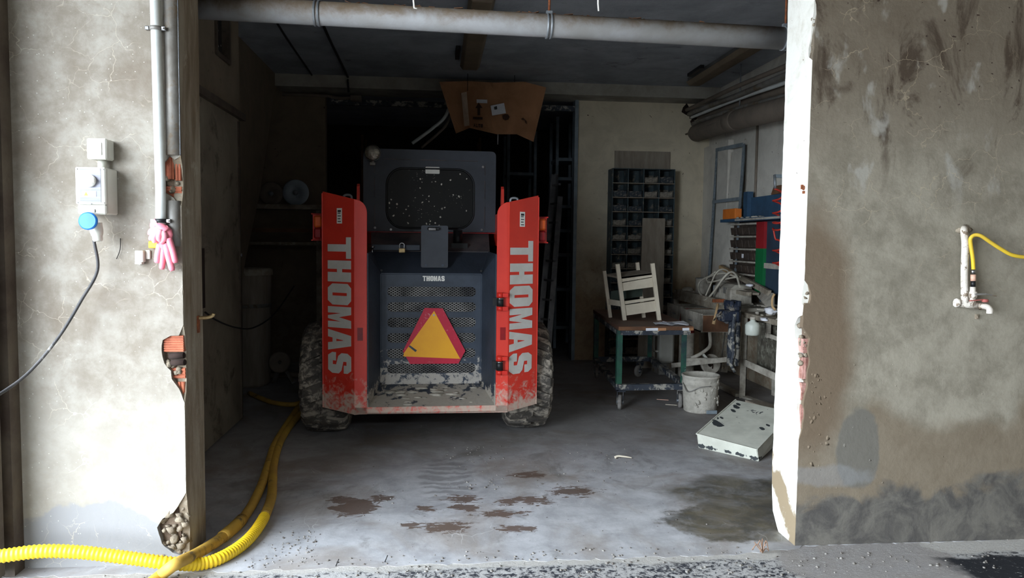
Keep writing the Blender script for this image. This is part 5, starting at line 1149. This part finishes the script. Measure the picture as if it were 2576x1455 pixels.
# perforated angle posts
def perf(par, a, b, wdt, off, holes, mat='steel_paint', nm='perforated_post', pitch=.05, hs=(.011, .022)):
    """L-section post with a row of slots, from a to b"""
    a, b = V(a), V(b); L_ = (b-a).length; d = (b-a).normalized(); sd = V(off).normalized(); sd = (sd-d*sd.dot(d)).normalized(); nn = d.cross(sd)
    hl = []
    for i in range(int(L_/pitch)-1):
        z = (i+.8)*pitch
        for xh in holes: hl.append([(xh-hs[0]/2, z-hs[1]/2), (xh-hs[0]/2, z+hs[1]/2), (xh+hs[0]/2, z+hs[1]/2), (xh+hs[0]/2, z-hs[1]/2)])
    mb = MB().plate([[(0, 0), (wdt, 0), (wdt, L_), (0, L_)]]+hl, .003, lambda u_, v_, w_: a+sd*u_+d*v_+nn*w_)
    mb.plate([[(0, 0), (.035, 0), (.035, L_), (0, L_)]], .003, lambda u_, v_, w_: a+nn*u_+d*v_+sd*w_)
    return part(par, nm, mb, mat)
perf(wbn, F(1812, 936, 7.5), F(1826, 825, 7.5), .075, (1, 0, 0), (.02, .052), 'dustgrey', 'perforated_leg', .055, (.016, .022))
# upright shelf frame leaning on the wall
sf = thing('shelf_frame', 'empty perforated steel upright frame leaning on the right wall above the bench', 'frame', (3.0, 8.0, BZ))
a0, a1 = D(1780, 705, 3.02), D(1801, 378, 3.12); b0, b1 = D(1846, 690, 3.02), D(1868, 364, 3.12)
perf(sf, a0, a1, .055, (0, -1, 0), (.018, .038), pitch=.045, hs=(.009, .02)); perf(sf, b0, b1, .055, (0, -1, 0), (.018, .038), pitch=.045, hs=(.009, .02))
part(sf, 'cross_bar', MB().bar(a1, b1, .01, .04), 'steel_paint'); part(sf, 'cross_bar', MB().bar(a0.lerp(a1, .6), b0.lerp(b1, .58), .01, .035), 'steel_paint')
pnl = solo('backing_sheet', MB().hexa([a0+V((.05, .25, -.1)), b0+V((.05, 0, -.1)), b0+V((.06, 0, -.1)), a0+V((.06, .25, -.1)), a1+V((.035, .0, -.05)), b1+V((.035, .06, -.05)), b1+V((.045, .06, -.05)), a1+V((.045, .0, -.05))]), 'in_right', 'pale dirty sheet standing behind the perforated frame', 'sheet')

# ================================================================== ON AND ABOVE THE WORKBENCH
BT = BZ+.002
# vise clamped on the front corner post
vs = thing('bench_vise', 'dark blue-black iron vise on a dusty post at the front of the workbench', 'vise', (2.66, 6.42, 0))
c = F(1846, 800, 6.42)
part(vs, 'vise_post', MB().tube([(c.x+.005, 6.42, .32), (c.x+.005, 6.42, .5), (c.x+.01, 6.42, .72), (c.x+.012, 6.42, c.z+.15)], [.055, .058, .052, .05], 10), 'navysteel', 'dusty dark post wrapped in rags')
part(vs, 'rag', MB().tube(spline([(c.x-.02, 6.365, .78), (c.x-.03, 6.36, .6), (c.x-.02, 6.358, .45), (c.x-.035, 6.36, .34), (c.x+.0, 6.36, .27)], 6), lambda t: .022-.008*t, 8), 'navysteel', 'dusty grey-blue rag')
part(vs, 'vise_body', MB().box(c+V((-.05, 0, .02)), (.16, .14, .10)).box(c+V((-.02, .0, .10)), (.09, .16, .07)), 'vise', None, .012)
part(vs, 'vise_jaw', MB().box(c+V((-.055, -.01, .13)), (.03, .17, .05)), 'vise', None, .006); part(vs, 'vise_jaw', MB().box(c+V((.01, -.01, .13)), (.03, .17, .05)), 'vise', None, .006)
part(vs, 'screw_bar', MB().cyl(c+V((-.16, 0, .02)), c+V((-.05, 0, .02)), .016, 10).cyl(c+V((-.15, -.08, .06)), c+V((-.15, .08, -.03)), .007, 8), 'steel_dull')
hm = thing('hammer', 'pale-handled hammer hanging off the bench front beside the vise', 'hammer', F(1798, 815, 6.6))
part(hm, 'handle', MB().tube([F(1795, 816, 6.62), F(1800, 795, 6.62), F(1806, 765, 6.66)], [.017, .013, .013], 8), 'hammerwood')
part(hm, 'head', MB().bar(F(1793, 757, 6.66), F(1822, 757, 6.66), .03, .03), 'rust')
bo = thing('plastic_bottle', 'frosted plastic bottle with a rounded body hanging under the near bench top', 'bottle', F(1893, 842, 6.0))
c = F(1893, 828, 6.0)
part(bo, 'bottle_body', MB().lathe([(0, -.055), (.05, -.052), (.058, -.04), (.06, .03), (.05, .05), (.022, .065), (.02, .08), (0, .082)], c, None, 18), 'bottle')
part(bo, 'bottle_cap', MB().cyl(c+V((0, 0, .078)), c+V((0, 0, .10)), .023, 12), 'dustgrey')
c = F(1832, 800, 6.75)
solo('crushed_can', MB().blob(c+V((0, 0, 0)), .05, 2, .35, 7, 4, (.8, .8, 1.1)), 'alu', 'crumpled shiny foil can beside the vise post', 'can')
# heap: tool case, small boxes, timber, sheets, rods
tc = thing('tool_case', 'dusty pale case with an angled lid in the middle of the bench heap', 'case', (2.93, 7.2, BT))
q0, q1 = D(1785, 752, 2.80), D(1850, 752, 2.80)
part(tc, 'case_body', MB().b2((2.78, 6.96, BT), (3.0, 7.42, BT+.15)), 'dustgrey', None, .012)
part(tc, 'case_lid', MB().hexa([(2.78, 6.96, BT+.15), (3.0, 6.96, BT+.15), (3.0, 7.42, BT+.15), (2.78, 7.42, BT+.15), (2.84, 6.98, BT+.19), (3.0, 6.98, BT+.19), (3.0, 7.40, BT+.19), (2.84, 7.40, BT+.19)]), 'bench', None, .008)
part(tc, 'case_latch', MB().b2((2.772, 7.07, BT+.10), (2.78, 7.13, BT+.16)), 'steel_dull'); part(tc, 'case_latch', MB().b2((2.772, 7.24, BT+.10), (2.78, 7.30, BT+.16)), 'steel_dull')
tk = thing('paint_tin', 'dusty grey tin at the far end of the bench beside the cable coil', 'tin', (2.9, 8.1, BT))
part(tk, 'tin_body', MB().lathe([(0, 0), (.085, 0), (.085, .20), (.08, .205), (0, .2)], (2.88, 7.98, BT), None, 20), 'dustgrey'); part(tk, 'tin_rim', MB().lathe([(.083, .195), (.089, .2), (.089, .208), (.078, .21), (.078, .2)], (2.88, 7.98, BT), None, 20), 'steel_dull')
solo('rag_bundle', MB().blob((2.80, 8.25, BT+.045), .06, 2, .4, 7, 5, (1.2, 1.6, .75)), 'dustgrey', 'grubby rolled rag at the far left end of the bench', 'rag')
solo('small_block', MB().box((3.02, 7.74, BT+.07), (.14, .2, .14), Matrix.Rotation(.4, 3, 'Z')), 'steel_paint', 'grey-green metal block on the bench behind the cable coil', 'block', None, .008)
def coil(cx, cy, cz, ax, r0, n, seed):
    rnd = random.Random(seed); out = []
    for i in range(n*14+1):
        a = 2*pi*i/14; r = r0*(1+.16*sin(a*.37+seed)+rnd.uniform(-.02, .02))
        out.append(V((cx+ax[0]*r*cos(a)*.35+rnd.uniform(-.004, .004)+.02*sin(a*.21), cy+r*cos(a)*.95+.05*sin(a*.29), max(cz+r*.62*sin(a)+.02*sin(a*.41), BT+.012))))
    return out
cc = thing('cable_coil', 'loose coil of dusty pale cable draped over the bench heap', 'cable', (2.84, 7.5, BT))
def dd(x, y, X): return D(x, y, X)
m1 = [dd(1760, 748, 2.72), dd(1775, 755, 2.70), dd(1795, 735, 2.71), dd(1820, 700, 2.76), dd(1838, 685, 2.82), dd(1852, 693, 2.82), dd(1861, 722, 2.79)]
m2 = [dd(1800, 757, 2.70), dd(1770, 748, 2.705), dd(1757, 728, 2.71), dd(1762, 708, 2.74), dd(1790, 694, 2.79), dd(1822, 688, 2.83), dd(1852, 697, 2.84)]
m3 = [dd(1772, 752, 2.72), dd(1786, 720, 2.74), dd(1800, 690, 2.79), dd(1815, 678, 2.83), dd(1832, 684, 2.84), dd(1820, 700, 2.79), dd(1788, 710, 2.76), dd(1778, 702, 2.77), dd(1800, 684, 2.82)]
m4 = [dd(1778, 712, 2.75), dd(1808, 706, 2.77), dd(1838, 700, 2.81), dd(1862, 697, 2.86)]
for i, p in enumerate((m1, m2, m3, m4)): part(cc, 'cable_loop', MB().tube(spline(p, 8), .0105 if i < 2 else .008, 8), 'rope')
def stick(name, lb, a, b, w_, h, mat, cat='wood'): return solo(name, MB().bar(a, b, w_, h), mat, lb, cat)
stick('timber_strip', 'long dusty timber strip sloping down the back of the bench heap to the right', dd(1815, 672, 3.02), dd(1936, 738, 2.98), .03, .05, 'wood_old')
stick('timber_strip', 'shorter grey strip lying below the long sloping one', dd(1832, 706, 2.98), dd(1900, 740, 2.93), .07, .02, 'wood_grey')
stick('file_handle', 'pale wooden tool handle poking up at the top of the heap', dd(1812, 672, 2.98), dd(1838, 686, 2.98), .035, .035, 'hammerwood', 'tool')
stick('broken_brick_piece', 'rough tan lump lying right of the tool case', dd(1858, 735, 2.86), dd(1884, 740, 2.86), .05, .035, 'wood_old', 'lump')
sh = solo('metal_sheet', MB().hexa([dd(1895, 735, 3.05), dd(1948, 742, 2.98), dd(1948, 790, 2.80), dd(1936, 782, 2.84), dd(1895, 732, 3.05), dd(1948, 738, 2.98), dd(1948, 786, 2.80), dd(1936, 778, 2.84)]), 'dustgrey', 'triangular dusty sheet sloping over the right end of the bench heap', 'sheet')
stick('old_plank', 'thick dusty plank along the bench front below the cable coil', V((2.74, 8.45, BT+.03)), V((2.71, 6.75, BT+.02)), .06, .05, 'wood_old')
solo('crumpled_paper', MB().blob(dd(1885, 718, 2.92), .03, 2, .6, 9, 2, (1, 1.8, .5)), 'paper', 'crumpled white scrap caught on the sloping timber', 'paper')
solo('crumpled_paper', MB().blob(dd(1938, 783, 2.75), .045, 2, .6, 9, 5, (1, 1.6, .6)).blob(dd(1922, 803, 2.72), .03, 2, .6, 9, 6, (1, 1.6, .5)), 'paper', 'torn white paper at the right front of the bench by the reveal', 'paper')
solo('bent_pipe_end', MB().tube(spline([dd(1948, 740, 2.75), dd(1943, 752, 2.74), dd(1943, 770, 2.74), dd(1950, 780, 2.75)], 6), .010, 8), 'hammerwood', 'curved tan tube end showing at the edge of the right reveal', 'tube')
m = MB()
for i in range(60):
    y = random.uniform(5.3, 8.5); z = BT if y > 6.62 else BZ-.028
    m.blob((random.uniform(2.75, 3.12), y, z+.006), random.uniform(.012, .035), 1, .4, 6, i, (1, 1.4, .5))
for i in range(26):
    m.box((random.uniform(2.76, 3.05), random.uniform(5.4, 8.4), BT+random.uniform(.01, .05)), (random.uniform(.05, .2), .02, .012), Matrix.Rotation(random.uniform(0, 3), 3, 'Z'))
o = solo('bench_litter', m, 'dustgrey', 'dusty offcuts and swarf strewn over the workbench top', 'litter', kind='stuff')
# fittings under the bench
ct = thing('cart_wheel', 'grey spoked wheel with an axle frame standing under the workbench', 'wheel', (2.86, 7.3, 0))
c = F(1787, 916, 7.2)
part(ct, 'wheel_rim', MB().lathe([(.03, -.012), (.075, -.012), (.09, -.022), (.098, -.02), (.098, .02), (.09, .022), (.075, .012), (.03, .012)], c, Matrix.Rotation(radians(82), 3, 'X'), 26), 'dustgrey')
part(ct, 'wheel_slot', MB().box(c+V((.015, -.024, -.02)), (.01, .004, .05)), 'hole')
part(ct, 'frame_bar', MB().bar(F(1715, 905, 7.1), F(1838, 905, 7.0), .03, .03), 'dustgrey')
part(ct, 'frame_bar', MB().tube(spline([F(1738, 902, 7.1), F(1760, 892, 7.1), F(1782, 876, 7.1), F(1787, 862, 7.1), F(1785, 835, 7.1)], 6), .018, 8), 'dustgrey')
part(ct, 'frame_gusset', MB().bar(F(1766, 890, 7.12), F(1778, 903, 7.12), .05, .02), 'cream')
# wall unit: blue shelf, orange box, drawer organiser, red and green strips, coil hose
ws = thing('blue_shelf_unit', 'blue enamelled shelf unit on the right wall half hidden by the white reveal', 'shelf', (3.1, 7.0, 1.0))
z0, z1 = 1.645, 1.885
part(ws, 'back_plate', MB().b2((3.10, 6.2, z0), (3.115, 7.38, z1-.03)), 'bluepaint'); part(ws, 'end_bracket', MB().b2((3.06, 7.30, z0), (3.12, 7.40, z1+.03)), 'bluepaint', 'bright blue end bracket')
part(ws, 'shelf_board', MB().b2((2.94, 6.2, z0-.03), (3.17, 7.70, z0)), 'bluepaint', 'dusty blue shelf edge'); part(ws, 'shelf_dust', MB().b2((2.936, 6.3, z0-.024), (2.94, 7.3, z0-.006)), 'dustgrey')
part(ws, 'lower_cabinet', MB().b2((3.05, 6.2, .85), (3.165, 6.92, z0-.035)), 'bluedark', 'dark blue lower cabinet'); part(ws, 'cabinet_ledge', MB().b2((3.03, 6.2, 1.17), (3.05, 6.86, 1.22)), 'dustgrey')
og = solo('orange_box', MB().hexa([(2.95, 7.33, z0+.001), (3.02, 7.33, z0+.001), (3.02, 7.66, z0+.001), (2.95, 7.66, z0+.001), (2.95, 7.33, z0+.105), (3.02, 7.33, z0+.10), (3.02, 7.66, z0+.11), (2.95, 7.66, z0+.105)]), 'orange', 'small orange box on the end of the blue wall shelf', 'box', None, .004)
solo('wooden_block', MB().hexa([(3.095, 6.55, z1-.028), (3.14, 6.55, z1-.028), (3.14, 6.85, z1-.028), (3.095, 6.85, z1-.028), (3.1, 6.55, z1+.05), (3.13, 6.55, z1+.05), (3.13, 6.80, z1+.05), (3.1, 6.80, z1+.05)]), 'wood_brown', 'brown wooden block lying on the upper edge of the blue shelf unit', 'block', None, .004)
m = MB()
for i in range(14): m.blob((2.98+random.uniform(-.02, .06), random.uniform(6.8, 7.3), z0+.006), random.uniform(.012, .025), 1, .4, 6, i, (1, 1.6, .5))
solo('shelf_dirt', m, 'dustgrey', 'heap of dust and chips along the blue wall shelf', 'dust', kind='stuff')
dc = thing('drawer_cabinet', 'brown small-parts drawer cabinet under the blue wall shelf', 'drawer cabinet', (3.06, 7.3, 1.0))
ya, yb, zb, zt = 7.62, 6.99, .98, z0-.04
part(dc, 'cabinet_shell', MB().b2((3.06, yb, zb), (3.165, ya, zt)), 'drawerbrown')
for r in range(5):
    zz = zt-(r+1)*(zt-zb)/5; hh = (zt-zb)/5
    part(dc, 'cabinet_rail', MB().b2((3.015, yb, zz+hh-.022), (3.06, ya, zz+hh-.006)), 'dustgrey')
    for c_ in range(4):
        y_ = ya-(c_+1)*(ya-yb)/4
        part(dc, 'drawer', MB().hexa([(3.03, y_+.006, zz+.004), (3.06, y_+.006, zz+.004), (3.06, y_+.15, zz+.004), (3.03, y_+.15, zz+.004), (3.018, y_+.006, zz+hh*.62), (3.06, y_+.006, zz+hh*.62), (3.06, y_+.15, zz+hh*.62), (3.018, y_+.15, zz+hh*.62)]), 'drawerbrown', None, .003)
part(dc, 'white_tag', MB().box((3.012, 7.26, zt-.33), (.006, .035, .04)), 'paper')
zs = D(1935, 626, 3.03).z
part(dc, 'red_strip', MB().b2((3.02, 6.80, zs), (3.05, 6.97, zt+.0)), 'redtape', 'red upright strip'); part(dc, 'green_strip', MB().b2((3.02, 6.80, BT+.12), (3.05, 6.97, zs)), 'greentape', 'green upright strip')
ch = thing('coil_air_hose', 'red spiral air hose hanging in front of the blue wall unit by the reveal', 'hose', D(1958, 600, 2.92))
pts = []
for i in range(70):
    t = i/69; a = t*2*pi*6.5; py = 478+t*205
    if .36 < t < .62: py = 478+205*(.36+(t-.36)*.55)
    c = D(1957, py, 2.92); r = .075
    pts.append(c+V((.03*sin(a), r*cos(a), .03*sin(a+1)*.6)))
part(ch, 'spiral', MB().tube(spline(pts, 4), .0085, 8), 'coilred')
part(ch, 'fitting', MB().cyl(pts[0]+V((0, -.02, .0)), pts[0]+V((0, .0, .12)), .012, 10), 'steel')
solo('hose_bracket', MB().bar(pts[0]+V((0, 0, .11)), V((3.18, pts[0].y, pts[0].z+.11)), .02, .03), 'steel_paint', 'steel arm on the right wall that holds up the red spiral hose', 'bracket')

# ================================================================== LOOSE BITS ON THE FLOOR
m = MB(); rnd = random.Random(5)
def peb(n, x0, x1, y0, y1, r0, r1, z=0):
    for i in range(n):
        r = rnd.uniform(r0, r1)**1; m.blob((rnd.uniform(x0, x1), rnd.uniform(y0, y1), z+r*.3), r, 0 if r < .006 else 1, .3, 5, i, (1, 1, .7))
peb(90, -.75, -.55, 3.25, 3.62, .002, .006); peb(110, -.9, 1.5, 3.21, 3.32, .002, .007); peb(60, .1, 1.3, 4.2, 4.9, .002, .006); peb(40, -.4, 1.4, 3.4, 5.0, .002, .007); peb(22, .05, .45, 4.75, 5.05, .003, .008); peb(14, .15, .35, 4.15, 4.35, .004, .010)
peb(260, -1.6, 3.2, 2.98, 3.19, .002, .008, -.0015)
solo('grit', m, 'debris', 'small stones and grit strewn over the floor and threshold', 'grit', kind='stuff')
pt = thing('dry_weed', 'dried weed tuft on the threshold beside the white reveal', 'weed', G(1918, 1392))
b0 = G(1918, 1392, .002)
for i in range(9):
    a = i*.7; l = rnd.uniform(.025, .06)
    part(pt, 'stem', MB().tube(spline([b0, b0+V((cos(a)*l*.5, sin(a)*l*.3, .02+.02*(i % 3))), b0+V((cos(a)*l, sin(a)*l*.5, .012+.03*(i % 2)))], 4), .0022, 5), 'plant')
tw = G(1560, 1153, .004)
solo('leaf_scrap', MB().tube(spline([tw+V((-.035, 0, .004)), tw+V((-.01, .004, .012)), tw+V((.05, -.002, .006)), tw+V((.075, -.006, .002))], 5), lambda t: .009-.006*t, 7), 'stool', 'curled pale leaf or peel lying in the middle of the right floor', 'scrap')
for i, (px, py, lb) in enumerate(((1690, 1018, 'thin pale splinter on the floor in front of the trolley caster'), (1668, 1005, 'shorter reddish splinter beside the pale one'))):
    a = G(px-16, py, .004); b = G(px+14, py+2, .004)
    solo('splinter', MB().bar(a, b, .008, .004), 'stool' if i == 0 else 'peach', lb, 'splinter')
for px, py, dx, lb in ((845, 1425, 6, 'short dark nail standing in the threshold, the left of two'), (968, 1415, 3, 'short dark nail in the threshold, the right of two')):
    a = G(px, py); solo('nail', MB().tube([a, a+V((.012, .0, .03))], .0022, 6), 'black', lb, 'nail')
